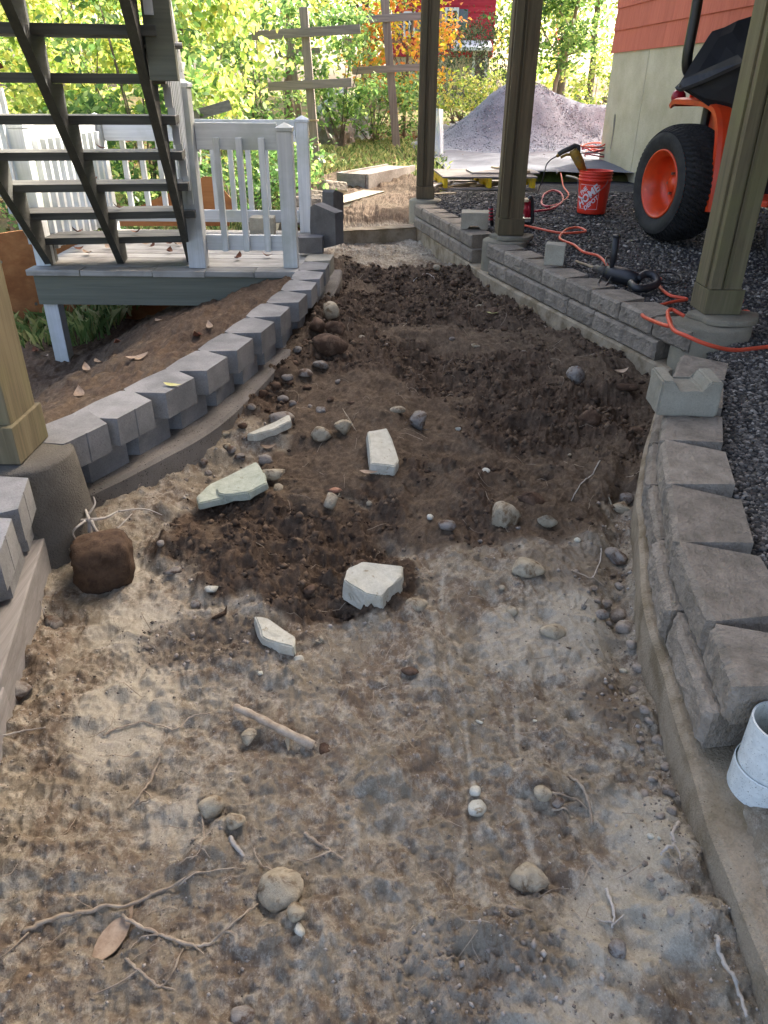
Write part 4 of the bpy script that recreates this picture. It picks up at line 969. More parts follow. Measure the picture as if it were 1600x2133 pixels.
for i, (u, v, w) in enumerate(((612, 760, 26), (600, 790, 30), (575, 815, 26), (548, 832, 30), (525, 850, 24), (560, 790, 20), (490, 868, 26), (505, 890, 22), (470, 905, 24), (620, 735, 22), (640, 715, 24), (590, 835, 28), (640, 810, 26), (540, 905, 22), (480, 940, 30), (500, 955, 26), (425, 965, 22), (610, 845, 24))):
    st_(u, v, w, w * random.uniform(.6, .85), random.uniform(-40, 40), random.choice('ra'), random.choice(('grey', 'grey', 'tan', 'brown')), 'medium grey stone dug out along the left footing', 'stones along the left footing', sink=.22)
for i, (u, v, w) in enumerate(((1262, 1262, 34), (1285, 1285, 40), (1302, 1312, 44), (1268, 1300, 26), (1245, 1252, 24), (1316, 1345, 30), (1330, 1395, 28), (1345, 1480, 34), (1352, 1505, 28), (1372, 1545, 30), (1386, 1600, 30), (1392, 1650, 36), (1360, 1625, 26), (1340, 1655, 30), (1335, 1545, 22), (1322, 1440, 24), (1400, 1690, 30), (1375, 1700, 26), (1355, 1830, 24), (1380, 1860, 22), (1400, 1900, 26), (1345, 1800, 22), (1235, 1225, 26), (1290, 1225, 30))):
    st_(u, v, w, w * random.uniform(.65, .9), random.uniform(-60, 60), random.choice('raa'), 'ash', 'crusted lump of grey ash soil beside the curved footing', 'ash lumps along the curved footing', sink=.36, name='ash_lump')
# ---------------------------------------------------------------- roots, stick, leaves
def root(pts, r0, r1, label, mat=None, lift=.004, branches=(), name='root', group=None, n=7):
    P = [gnd(u, v) for u, v in pts]; c = P[0].copy(); sp = spline(P, 6)
    for q in sp: q.z = max(q.z, dz(q.x, q.y)) + lift + random.uniform(-.001, .002)
    for q in sp[1:]: q.x += random.uniform(-1, 1) * r0 * .3; q.y += random.uniform(-1, 1) * r0 * .3
    r0 *= .72; r1 *= .75
    m = len(sp); o = empty(name, c) if branches else None
    rr = [r0 + (r1 - r0) * i / (m - 1) + random.uniform(-.2, .25) * r0 for i in range(m)]
    x = MB().tube([q - c for q in sp], rr, n).build('stem' if branches else name, mat or m_root, o, sm=True)
    if not branches: x.location = c; o = x
    for bpts in branches:
        B = [gnd(u, v) for u, v in bpts]; s2 = spline(B, 5)
        for q in s2: q.z = max(q.z, dz(q.x, q.y)) + lift
        MB().tube([q - c for q in s2], [r1 * (1 - .7 * i / (len(s2) - 1)) + .0006 for i in range(len(s2))], 5).build('rootlet', mat or m_root, o, sm=True)
    return T(o, label, 'root', group)
root([(50,1948),(100,1920),(180,1902),(270,1888),(345,1855),(420,1822),(512,1810)], .006, .002, 'longest root crossing the near left of the path', branches=[[(370,1850),(395,1830),(425,1822)],[(60,1945),(30,1975),(0,2000)]])
root([(255,1910),(300,1936),(345,1955),(400,1972),(440,1968),(490,1922),(540,1885)], .005, .002, 'bowed root between the dry leaf and the large rounded boulder', branches=[[(330,1950),(290,1962),(270,1985)],[(400,1970),(425,1990)],[(470,1945),(490,1950),(480,1975)]])
root([(262,2000),(285,2020),(310,2040),(335,2058),(360,2030),(382,1980)], .004, .002, 'crooked root below the bowed root', branches=[[(290,2022),(250,2050),(195,2075)],[(335,2058),(365,2065)]])
root([(335,1575),(318,1620),(295,1655),(265,1690)], .005, .002, 'short straight root above the rounded tan stone on the left', branches=[[(300,1650),(315,1665),(285,1680)]])
root([(215,1535),(265,1515),(320,1512),(365,1522),(400,1495),(440,1488)], .003, .002, 'thin root arching over the pale ash patch')
root([(0,1540),(50,1525),(95,1518)], .003, .0015, 'thin pale root near the second timber', m_rootpale)
root([(420,1700),(425,1750),(410,1785),(372,1802)], .002, .001, 'fine branching rootlet below the rounded tan stone', branches=[[(425,1745),(440,1735)],[(420,1770),(438,1790)],[(412,1785),(395,1795)],[(424,1725),(412,1715)]])
root([(480,1748),(495,1770),(508,1788)], .007, .004, 'stub of thick pale root below the flat elongated cobble', m_rootpale)
root([(575,1818),(550,1808),(535,1790),(530,1770)], .003, .001, 'thin root leaving the top of the large rounded boulder')
root([(635,1740),(660,1758),(690,1775),(715,1795)], .005, .002, 'twisted root right of the fine rootlet', branches=[[(690,1775),(640,1795),(610,1792)]])
root([(1185,1620),(1215,1650),(1228,1690),(1232,1722)], .005, .003, 'dark root curling round the wedged grey stone', branches=[[(1150,1655),(1190,1665),(1225,1690)],[(1150,1690),(1185,1695),(1200,1705)]])
root([(1412,1722),(1398,1745),(1402,1768),(1372,1790)], .006, .003, 'pale forked root sticking out beside the curved footing', m_rootpale, .012, branches=[[(1402,1768),(1412,1785),(1415,1800)]])
root([(1486,1965),(1492,2000),(1515,2040),(1535,2085),(1550,2133)], .005, .004, 'pale cord-like root hanging along the curved footing', m_rootpale, .02)
root([(1250,960),(1235,990),(1212,1010),(1190,1045)], .004, .002, 'thin pale root lying across the soil by the curved wall', m_rootpale)
root([(1252,1145),(1250,1170),(1238,1200),(1232,1205)], .003, .002, 'thin pale root left of the oblong grey stone', m_rootpale)
root([(1190,1190),(1225,1205),(1260,1225)], .003, .0015, 'thin dark root below the thin pale root')
root([(1055,1890),(1075,1897),(1110,1900)], .004, .002, 'short root below the mud-coated cobble')
root([(860,590),(872,578),(890,575),(905,582)], .004, .002, 'pale curved rootlet far up the path', m_rootpale)
root([(1262,1855),(1278,1900),(1275,1935)], .005, .002, 'pale splinter-like root in the ash near the footing', m_rootpale, branches=[[(1275,1925),(1255,1922),(1242,1915)],[(1275,1930),(1300,1908)]])
# bunch of pale roots standing out of the ash beside the pier
rb = T(empty('root_bunch', gnd(192, 1160)), 'bunch of bare pale branching roots standing beside the dark pier', 'root')
c = rb.location.copy()
def rb_t(pts, r0, r1):
    sp = spline([Vector(q) for q in pts], 5); MB().tube(sp, [r0 + (r1 - r0) * i / (len(sp) - 1) for i in range(len(sp))], 7).build('branch', m_rootpale, rb, sm=True)
k = mpp(c)
def q_(u, v, y): p = atY(u, v, c.y + y); return p - c
rb_t([q_(193,1168,0), q_(190,1130,.0), q_(187,1095,.02), q_(192,1080,.03)], .009, .006)
rb_t([q_(190,1085,.02), q_(200,1105,.0), q_(215,1115,.0), q_(240,1128,-.02)], .006, .003)
rb_t([q_(170,1085,.04), q_(195,1082,.03), q_(220,1078,.06), q_(245,1065,.1)], .006, .003)
rb_t([q_(188,1090,.02), q_(182,1072,.05), q_(178,1062,.08)], .006, .004)
rb_t([q_(178,1085,.03), q_(158,1100,.0), q_(152,1112,.0), q_(163,1130,-.01)], .004, .002)
rb_t([q_(145,1145,-.02), q_(170,1130,-.02), q_(200,1115,.0), q_(260,1108,.05)], .005, .002)
rb_t([q_(185,1072,.05), q_(198,1050,.08), q_(195,1035,.1)], .004, .0015)
rb_t([q_(245,1065,.1), q_(300,1060,.15), q_(338,1073,.18)], .003, .001)
rb_t([q_(222,1118,0), q_(245,1100,.03), q_(275,1070,.1)], .003, .0015)
# broken stick
sp = spline([gnd(492,1492) + Vector((0,0,.03)), gnd(530,1512) + Vector((0,0,.035)), gnd(590,1538) + Vector((0,0,.025)), gnd(654,1560) + Vector((0,0,.012))], 6); c = sp[0].copy()
stk = empty('broken_stick', c); MB().tube([q - c for q in sp], [.009 + .0012 * math.sin(i * 1.7) + .002 * (i / len(sp)) for i in range(len(sp))], 9).build('shaft', m_root, stk, sm=True)
e_ = gnd(600, 1545) + Vector((0, 0, .01)) - c; MB().tube([e_, e_ + Vector((.005, -.03, -.005))], [.008, .002], 6).build('splinter', m_pale_wood, stk)
T(stk, 'thick pale broken stick lying over a squarish stone', 'stick')
def leaf_mesh(L, wd, curl, mat, fold=.25):
    nx, ny = 9, 5; V = []; F = []
    for i in range(nx):
        t = i / (nx - 1); hw = wd * math.sin(math.pi * min(1, t * 1.02)) ** .8 * (1 - .25 * t)
        for j in range(ny):
            s = (j / (ny - 1) - .5) * 2; V.append(((t - .5) * L, s * hw / 2, fold * abs(s) * hw / 2 + curl * L * (t - .5) ** 2 + .006 * L * math.sin(9 * t + 4 * s)))
    for i in range(nx - 1):
        for j in range(ny - 1): F.append((i*ny + j, (i+1)*ny + j, (i+1)*ny + j + 1, i*ny + j + 1))
    me = bpy.data.meshes.new('leaf'); me.from_pydata(V, [], F); me.materials.append(mat); smooth(me); return me
def leaf(me, loc, rz, label, tilt=(0, 0), scale=1, group=None):
    o = bpy.data.objects.new('fallen_leaf', me); COL.objects.link(o); o.location = loc; o.rotation_euler = (R(tilt[0]), R(tilt[1]), R(rz)); o.scale = (scale,)*3; return T(o, label, 'leaf', group)
LM = [leaf_mesh(.09, .05, .9, m_leafdry), leaf_mesh(.08, .055, 1.4, m_leafdark), leaf_mesh(.10, .045, .5, m_leafdry), leaf_mesh(.075, .03, .4, m_leafyellow, .1)]
p = gnd(240, 1958); leaf(leaf_mesh(.115, .05, .25, m_leafdry, .12), (p.x, p.y, p.z + .012), 70, 'large tan oval dry leaf at the near left of the path')
p = gnd(1290, 788); leaf(LM[0], (p.x, p.y, p.z + .02), 20, 'tan dry leaf on the soil by the right footing')
p = gnd(1025, 668); leaf(LM[3], (p.x, p.y, p.z + .02), 0, 'orange yellow leaf under the dark round stone', scale=1.2)
p = gnd(560, 939); leaf(LM[0], (p.x, p.y, p.z + .015), 15, 'pink brown leaf just below the lone white shard', scale=.7)
p = gnd(768, 993); leaf(LM[2], (p.x, p.y, p.z + .015), -5, 'tan leaf poking out under the speckled slab', scale=.7)
p = gnd(290, 990); leaf(LM[0], (p.x, p.y, p.z + .015), 10, 'tan leaf beside the left footing near the pier', scale=.8)
p = un(360, 804, ZL); leaf(LM[3], (p.x, p.y, ZL + .004), -15, 'narrow yellow leaf lying on top of a smooth grey block')
p = un(240, 905, .2)
for i, (u, v) in enumerate(((167, 830), (292, 750), (282, 752), (203, 747), (412, 705), (437, 683), (180, 770), (245, 715), (95, 742), (75, 735), (150, 722), (330, 668))):
    z = .15
    for _ in range(6): p = un(u, v, z); z = .5*z + .5*float(bank_h(p.x, p.y))
    leaf(random.choice(LM[:3]), (p.x, p.y, z + .012), random.uniform(0, 360), 'dry brown leaf on the soil bank behind the smooth block wall', (random.uniform(-20, 20), random.uniform(-20, 20)), random.uniform(.7, 1.0), 'leaves on the soil bank')
for i, (u, v) in enumerate(((195, 500), (162, 522), (182, 530), (227, 518), (305, 512), (318, 516), (355, 510), (370, 512), (353, 527), (330, 508), (497, 540), (555, 536), (150, 505), (275, 505))):
    p = un(u, v, ZD + .004); leaf(random.choice(LM[:2]), (p.x, p.y, ZD + .014), random.uniform(0, 360), 'curled brown leaf on the white landing boards', (random.uniform(-15, 15), random.uniform(-25, 25)), random.uniform(.7, 1.1), 'leaves on the landing')
for n, dx in ((1, -.25), (1, .12), (2, .1), (3, .05), (4, .2), (6, -.05)):
    leaf(LM[1], (-1.67 + dx, Y0S - n * RUN + .08, ZD + n * RISE + .014), random.uniform(0, 180), 'curled brown leaf caught on a stair tread', (0, 15), .9, 'leaves on the stair treads')
# root hairs over the soil (far too many to count)
V = []; hm = MB()
for i in range(230):
    yy = .75 * (6.2 / .75) ** random.random(); xx = random.uniform(float(lfx(yy)) + .05, float(rfx(yy)) - .03); a = random.uniform(0, 6.28); L = random.uniform(.02, .09) * (1 + .15 * yy); cu = random.uniform(-14, 14)
    pp = []
    for k in range(6):
        q = Vector((xx, yy, dz(xx, yy) + .002 + (.012 * math.sin(k * .9) if i % 3 == 0 else .002))); pp.append(q); xx += math.cos(a) * L / 5; yy += math.sin(a) * L / 5; a += cu * L / 5 + random.uniform(-.3, .3)
    hm.tube(pp, random.uniform(.0004, .0009) * (1 + .1 * yy), 3, False)
K(hm.build('root_hairs', m_root), 'stuff')
# ---------------------------------------------------------------- bucket
bp = un(1231, 441, GB); bk = T(empty('plastic_bucket', (bp.x, bp.y, GB - .008)), 'orange red plastic bucket with a printed white square, a drill leaning in it', 'bucket')
BH, RB, RT = .368, .130, .150
def brad(z): return RB + (RT - RB) * z / BH
prof = [(.001, .004), (RB - .008, .004), (RB - .002, 0), (RB, .006)] + [(brad(z), z) for z in (.05, .1, .15, .2, .25, .275)]
prof += [(brad(.28) + .008, .282), (brad(.29) + .009, .296), (brad(.3), .299)] + [(brad(.31), .312), (brad(.315) + .007, .316), (brad(.318) + .007, .321), (brad(.322), .324)]
prof += [(brad(.338), .338), (brad(.34) + .007, .341), (brad(.345) + .007, .346), (brad(.35), .349), (brad(.36), .36), (brad(.362) + .005, .363), (RT + .004, BH), (RT - .004, BH), (RT - .006, .35), (RB - .008, .012), (.001, .01)]
MB().lathe(prof, 56).build('pail', m_bucket, bk, sm=True)
phi = R(-104 - 20)
def onb(u_, w_, lift=.0012):                      # print coordinates -> bucket surface
    z = w_; r_ = brad(z) + lift; a = phi + u_ / .14; return Vector((r_ * math.cos(a), r_ * math.sin(a), z))
def flat_print(name, polys):
    """2D faces cut into narrow strips, then wrapped on the pail"""
    bm = bmesh.new()
    for P in polys: bm.faces.new([bm.verts.new((x, y, 0)) for x, y in P])
    return wrap(name, bm)
def wrap(name, bm):
    for i in range(-14, 15):
        bmesh.ops.bisect_plane(bm, geom=bm.verts[:] + bm.edges[:] + bm.faces[:], plane_co=(i * .009, 0, 0), plane_no=(1, 0, 0))
    for v in bm.verts: v.co = onb(v.co.x, v.co.y)
    me = bpy.data.meshes.new(name); bm.to_mesh(me); bm.free(); return link(name, me, m_print, bk)
x0, x1, z0, z1, t = -.098, .098, .045, .255, .0028
flat_print('print_outline', [[(x0, z0), (x1, z0), (x1, z0 + t), (x0, z0 + t)], [(x0, z1 - t), (x1, z1 - t), (x1, z1), (x0, z1)], [(x0, z0 + t), (x0 + t, z0 + t), (x0 + t, z1 - t), (x0, z1 - t)], [(x1 - t, z0 + t), (x1, z0 + t), (x1, z1 - t), (x1 - t, z1 - t)]])
def text_print(s, size, cx, cy, ang, stretch=1.0):
    cu = bpy.data.curves.new('print', 'FONT'); cu.body = s; cu.size = size; cu.align_x = 'CENTER'; cu.align_y = 'CENTER'; cu.offset = size * .035; cu.shear = .15; cu.resolution_u = 3
    to = bpy.data.objects.new('tmp', cu); COL.objects.link(to); dg = bpy.context.evaluated_depsgraph_get(); me = bpy.data.meshes.new_from_object(to.evaluated_get(dg)); bpy.data.objects.remove(to); bpy.data.curves.remove(cu)
    bm = bmesh.new(); bm.from_mesh(me); bpy.data.meshes.remove(me); ca, sa = math.cos(ang), math.sin(ang)
    for v in bm.verts:
        x, y = v.co.x * stretch, v.co.y * 1.0
        # stencil cuts are made by the slanted bars below; here only place the line
        v.co = (cx + x * ca - y * sa, cy + x * sa + y * ca, 0)
    # stencil breaks: cut a thin slanted bar out of every letter row
    wrap('lettering', bm)
A45 = R(43)
text_print('THE', .052, -.052, .196, A45, .95); text_print('HOME', .092, -.004, .152, A45, .95); text_print('DEPOT', .050, .034, .098, A45, 1.0)
# wire handle hanging down in front, white grip
hp = [onb(.165, .30, .008), onb(.14, .25, .012), onb(.06, .175, .012), onb(-.02, .135, .014), onb(-.08, .14, .012), onb(-.12, .2, .012), onb(-.165, .30, .012)]
MB().tube(spline(hp, 6), .0022, 6).build('wire_handle', m_steel, bk, sm=True)
MB().tube(spline([onb(-.03, .136, .016), onb(-.065, .139, .016), onb(-.09, .147, .016)], 4), .0075, 8).build('grip', m_print, bk, sm=True)

# ---------------------------------------------------------------- drill standing in the bucket
dr = T(empty('rotary_hammer', (bp.x - .03, bp.y, GB + .30)), 'dusty yellow rotary hammer leaning out of the orange bucket', 'drill')
o_ = dr.location; YD = bp.y + .02
def dpt(u, v, y=0): return atY(u, v, YD + y) - o_
MB().tube([dpt(1218, 362), dpt(1206, 335), dpt(1197, 318), dpt(1194, 312)], [.030, .044, .046, .036], 12).build('motor_body', m_tool, dr, sm=True)
MB().tube([dpt(1223, 385), dpt(1216, 358)], [.022, .034], 12).build('nose', m_tooldark, dr, sm=True)
MB().tube([dpt(1226, 430), dpt(1222, 380)], [.009, .012], 8).build('bit', m_steel, dr, sm=True)
MB().tube([dpt(1210, 350, .0), dpt(1201, 322, .0), dpt(1204, 304), dpt(1198, 303), dpt(1185, 310), dpt(1172, 316), dpt(1163, 322)], [.03, .035, .024, .022, .024, .022, .020], 10).build('handle', m_tooldark, dr, sm=True)
MB().tube([dpt(1168, 328), dpt(1180, 322), dpt(1193, 322)], .012, 8).build('trigger_grip', m_tool, dr, sm=True)
MB().tube([dpt(1165, 322), dpt(1159, 326)], [.019, .012], 8).build('cord_boot', m_tool, dr, sm=True)
c2 = spline([dpt(1159, 326), dpt(1148, 332), dpt(1138, 345), dpt(1130, 375)] + [un(1118, 405, GB) - o_, un(1112, 425, GB) - o_], 6)
MB().tube(c2, .006, 6).build('power_cord', m_black, dr, sm=True)

# ---------------------------------------------------------------- black drill on the gravel
bd = T(empty('hammer_drill', un(1300, 585, GB)), 'black hammer drill with an upright side handle lying on the gravel', 'drill')
o_ = bd.location.copy()
def gp(u, v, h): p = un(u, v, GB); return Vector((p.x, p.y, GB + h)) - o_
MB().tube([gp(1262, 585, .055), gp(1275, 588, .05), gp(1300, 594, .05), gp(1325, 600, .045)], [.034, .045, .047, .036], 14).build('motor_body', m_black, bd, sm=True)
MB().tube([gp(1262, 585, .055), gp(1248, 580, .052), gp(1238, 575, .05)], [.034, .022, .018], 12).build('chuck', m_tooldark, bd, sm=True)
MB().tube([gp(1238, 575, .05), gp(1222, 562, .03), gp(1200, 547, .01)], [.010, .008, .007], 8).build('bit', m_pale_wood, bd, sm=True)
MB().tube(spline([gp(1325, 600, .05), gp(1340, 598, .075), gp(1358, 600, .07), gp(1366, 606, .045), gp(1350, 610, .03), gp(1325, 612, .03), gp(1312, 604, .04)], 5), [.022] * 31, 10).build('d_handle', m_black, bd, sm=True)
b0 = gp(1270, 588, .06)
MB().tube([b0, b0 + Vector((.0, .0, .05)), b0 + Vector((0, .0, .06)), b0 + Vector((0, 0, .20))], [.014, .014, .020, .020], 10).build('side_handle', m_black, bd, sm=True)
MB().tube([b0 + Vector((0, 0, .2)), b0 + Vector((0, 0, .21))], [.024, .022], 10).build('handle_cap', m_black, bd, sm=True)
cc = spline([gp(1262, 580, .06), gp(1258, 565, .08), gp(1275, 560, .06), gp(1262, 575, .03), gp(1250, 590, .03), gp(1245, 600, .02), gp(1258, 604, .015), gp(1275, 588, .05)], 6)
MB().tube(cc, .0055, 6).build('coiled_cord', m_black, bd, sm=True)
MB().tube(spline([gp(1366, 590, .06), gp(1395, 575, .02), gp(1415, 578, .012), gp(1418, 588, .01), gp(1398, 595, .01), gp(1375, 590, .012)], 6), .005, 6).build('tail_cord', m_black, bd, sm=True)

# ---------------------------------------------------------------- cords and hose
def cord(pts, r_, mat, label, z=None, name='extension_cord', cat='cord', lift=.008, closed=False):
    P = []
    for q in pts:
        zz = (GB if len(q) < 3 else q[2]); p = un(q[0], q[1], zz); p.z = zz + lift; P.append(p)
    c = P[0].copy(); o = MB().tube([p - c for p in spline(P, 8)], r_, 8).build(name, mat, sm=True); o.location = c; return T(o, label, cat)
cord([(1078,468),(1120,478),(1165,487),(1195,487),(1220,484),(1205,476),(1180,480),(1166,495),(1172,503),(1195,512),(1215,527),(1245,535),(1262,552),(1270,575)], .009, m_cord, 'orange extension cord snaking from the red reel to the black drill')
cord([(1375,583),(1374,600),(1395,618),(1430,626),(1400,632),(1345,648),(1338,660),(1360,672,.35),(1395,682,.38),(1390,655,.38),(1398,648,.38),(1412,655,.37),(1425,662,.36)], .009, m_cord, 'orange extension cord looped in front of the mossy post')
cord([(1390,662,.40),(1402,690,.385),(1430,704,.385),(1475,722,.36),(1530,733,.32),(1600,726),(1680,720)], .009, m_cord, 'orange extension cord draped over the flat stone of the mossy post pier')
cord([(1528,655),(1555,652),(1558,660),(1540,680),(1530,688)], .009, m_cord, 'orange cord loop emerging right of the mossy post')
cord([(1532,618),(1545,625),(1540,638),(1525,642)], .009, m_cord, 'short orange cord bend behind the mossy post')
cord([(1112,442),(1150,436),(1172,420),(1168,404),(1152,398),(1134,406),(1128,425),(1140,432),(1160,428)], .011, m_hose, 'red hose making one loop on the gravel', name='air_hose', cat='hose')
cord([(1160,430),(1180,415),(1184,405),(1174,390),(1170,372),(1168,362)], .008, m_cord, 'faded pink cord running from the red hose loop to the slabs')
cord([(1180,368),(1205,375),(1240,405),(1300,412)], .014, m_steel, 'grey hose lying behind the orange bucket', name='grey_hose', cat='hose')
cord([(1160,362),(1168,345),(1185,332),(1200,330)], .014, m_steel, 'grey hose end rising onto the concrete slabs', name='grey_hose', cat='hose')
cl = T(empty('cord_coil', un(1240, 335, .35)), 'heap of faded pink and grey cords on the slabs by the house corner', 'cord')
for i in range(6):
    a = random.uniform(0, 6); pp = [Vector((.22 * math.cos(a + k * .9) + random.uniform(-.05, .05), .18 * math.sin(a + k * .9) + random.uniform(-.04, .04), .05 + .05 * i * .6 + random.uniform(0, .06))) for k in range(8)]
    MB().tube(spline(pp, 5), .011, 6).build('coil', (m_hose, m_steel, m_cord)[i % 3], cl, sm=True)

# ---------------------------------------------------------------- red reel / work stand behind the middle post
rl = T(empty('cord_reel', un(1085, 466, GB)), 'red framed cord reel with a black tube handle behind the middle post', 'reel')
YR = un(1090, 466, GB).y; o_ = rl.location.copy()
def rp(u, v, y=0): return atY(u, v, YR + y) - o_
MB().tube(spline([rp(1070, 462, .1), rp(1100, 466), rp(1108, 460), rp(1109, 440), rp(1108, 415), rp(1105, 411), rp(1102, 416)], 5), .016, 10).build('frame_tube', m_blackmetal, rl, sm=True)
for uu in (1102, 1096): MB().tube([rp(uu, 419), rp(uu, 453)], .016, 8).build('upright', m_red, rl, sm=True)
for v1, v2 in ((425, 440), (440, 450), (448, 425), (432, 446)): MB().tube([rp(1084, v1, .05), rp(1103, v2)], .008, 6).build('lattice', m_red, rl, sm=True)
MB().beam(rp(1070, 418, .04), rp(1103, 416), .14, .02).build('top_plate', m_pale_wood, rl)
MB().beam(rp(1070, 457, .04), rp(1106, 457), .16, .022).build('base_plate', m_steel, rl)
tl = T(empty('breaker_handle', un(1026, 468, GB)), 'black tool handle with red grip rings left of the middle post', 'tool')
o_ = tl.location.copy(); YT = un(1026, 468, GB).y
def tp(u, v): return atY(u, v, YT) - o_
MB().tube([tp(1025, 470), tp(1023, 428)], .016, 10).build('grip', m_black, tl, sm=True)
for v in (434, 441, 448, 455): MB().tube([tp(1022.5, v), tp(1022.7, v + 3)], .021, 10).build('grip_ring', m_red, tl, sm=True)
MB().tube([tp(1023, 428), tp(1030, 412)], .004, 6).build('wire', m_blackmetal, tl, sm=True)

# ---------------------------------------------------------------- pallet and boards, concrete slabs
pz = .255
pc = un(925, 392, pz); pal = T(empty('wooden_pallet', (pc.x, pc.y, pz), R(4)), 'wooden pallet with yellow stringers on the rough ground', 'pallet')
for i in range(3):
    x = .02 + i * .54
    prof = [(0, 0), (.14, 0), (.16, .045), (.34, .045), (.36, 0), (.62, 0), (.64, .045), (.82, .045), (.84, 0), (1.0, 0), (1.0, .11), (0, .11)]
    V = [(xx, y, z) for xx in (x - .022, x + .022) for y, z in prof]; n = len(prof)
    MB().add(V, [tuple(range(n)), tuple(range(2*n-1, n-1, -1))] + [(k, (k+1) % n, n + (k+1) % n, n + k) for k in range(n)]).build('stringer', m_yellow, pal)
for i in range(7): MB().box(-.02, 1.14, i * .148, i * .148 + .1, .111, .131).build('top_board', m_greyX, pal, bevel=.002)
for i in range(2): MB().box(-.02, 1.14, .02 + i * .85, .12 + i * .85, -.022, -.001).build('bottom_board', m_greyX, pal)
def plank(a, c, wd, th, mat, label, cat='board', name='loose_board'):
    a = Vector(a); c = Vector(c); m_ = (a + c) / 2; o = MB().beam(a - m_, c - m_, wd, th).build(name, mat, bevel=.002); o.location = m_; return T(o, label, cat)
q0 = Vector((pc.x, pc.y, pz))
plank(q0 + Vector((.35, .55, .142)), q0 + Vector((1.2, .62, .142)), .5, .018, m_greyX, 'wide grey panel lying on the pallet')
plank(q0 + Vector((.7, .9, .165)), q0 + Vector((1.05, .3, .165)), .08, .02, m_pale_wood, 'pale batten lying across the panel on the pallet')
plank(un(930, 392, .17), un(990, 384, .20), .1, .05, m_pale_wood, 'pale offcut board under the near side of the pallet')
plank(un(985, 390, .24), un(1040, 381, .24), .09, .045, m_pale_wood, 'pale thick board end sticking out below the pallet')
plank(un(890, 392, .28), un(940, 378, .28), .08, .03, m_greyX, 'grey board lying flat behind the far pier')
plank(un(893, 406, .31), un(948, 403, .31), .06, .025, m_pale_wood, 'reddish narrow board by the far post')
plank(un(1075, 368, .22), un(1130, 352, .24), .12, .03, m_greyX, 'weathered board behind the middle post')
for i, (a, c, z, wd, lb) in enumerate((((1135, 362), (1240, 345), .22, .5, 'upper of the pale concrete slabs stacked by the house corner'), ((1150, 368), (1265, 352), .14, .55, 'lower dark concrete slab of the stack by the house corner'), ((1175, 372), (1295, 350), .2, .25, 'tilted plank-like slab leaning by the house corner'))):
    A_, C_ = un(*a, z), un(*c, z); plank(A_ + Vector((0, 0, .04)), C_ + Vector((0, 0, .04)), wd, .07, (m_paleblk, m_darkblk, m_greyX)[i], lb, 'slab', 'concrete_slab')

# ---------------------------------------------------------------- white pipe at the end of the curved wall
pp = un(1578, 1672, .10); pv = T(empty('drain_pipe', (pp.x + .015, pp.y + .02, .10)), 'short white speckled plastic pipe with a rolled offcut standing in its mouth', 'pipe')
MB().lathe([(.064, -.03), (.064, .07), (.061, .075), (.060, .19), (.056, .19), (.056, -.03)], 40).build('pipe_wall', m_pvc, pv, sm=False)
MB().lathe([(.0665, .012), (.0665, .082), (.0645, .084), (.0645, .012)], 40).build('coupling', m_pvc, pv)
V = []; Fq = []
for i in range(15):
    a = R(70 + i * 12); r_ = .020 + .0015 * i
    for z in (.02, .235 - .02 * abs(i - 4) / 4): V += [(r_ * math.cos(a) + .012, r_ * math.sin(a) - .004, z), ((r_ + .004) * math.cos(a) + .012, (r_ + .004) * math.sin(a) - .004, z)]
for i in range(14):
    b0, b1 = i*4, i*4 + 4; Fq += [(b0, b0+2, b1+2, b1), (b0+1, b1+1, b1+3, b0+3), (b0+2, b0+3, b1+3, b1+2), (b0, b1, b1+1, b0+1)]
MB().add(V, Fq).build('rolled_offcut', m_pvc, pv)

# ---------------------------------------------------------------- tractor
ax = Vector((-.977, -.215, 0)).normalized(); fw = Vector((.215, -.977, 0)).normalized()
WR = .405; wc = un(1398, 500, GB); wc = Vector((wc.x, wc.y + .06, GB - .012 + WR))
tr = T(empty('tractor', (wc.x - ax.x * .6, wc.y - ax.y * .6, GB)), 'orange compact tractor with a black covered seat and a black roll bar', 'tractor')
tr.rotation_euler = (0, 0, math.atan2(fw.y, fw.x)); bpy.context.view_layer.update()
MI = Matrix.Rotation(-tr.rotation_euler.z, 4, 'Z') @ Matrix.Translation(-tr.location)
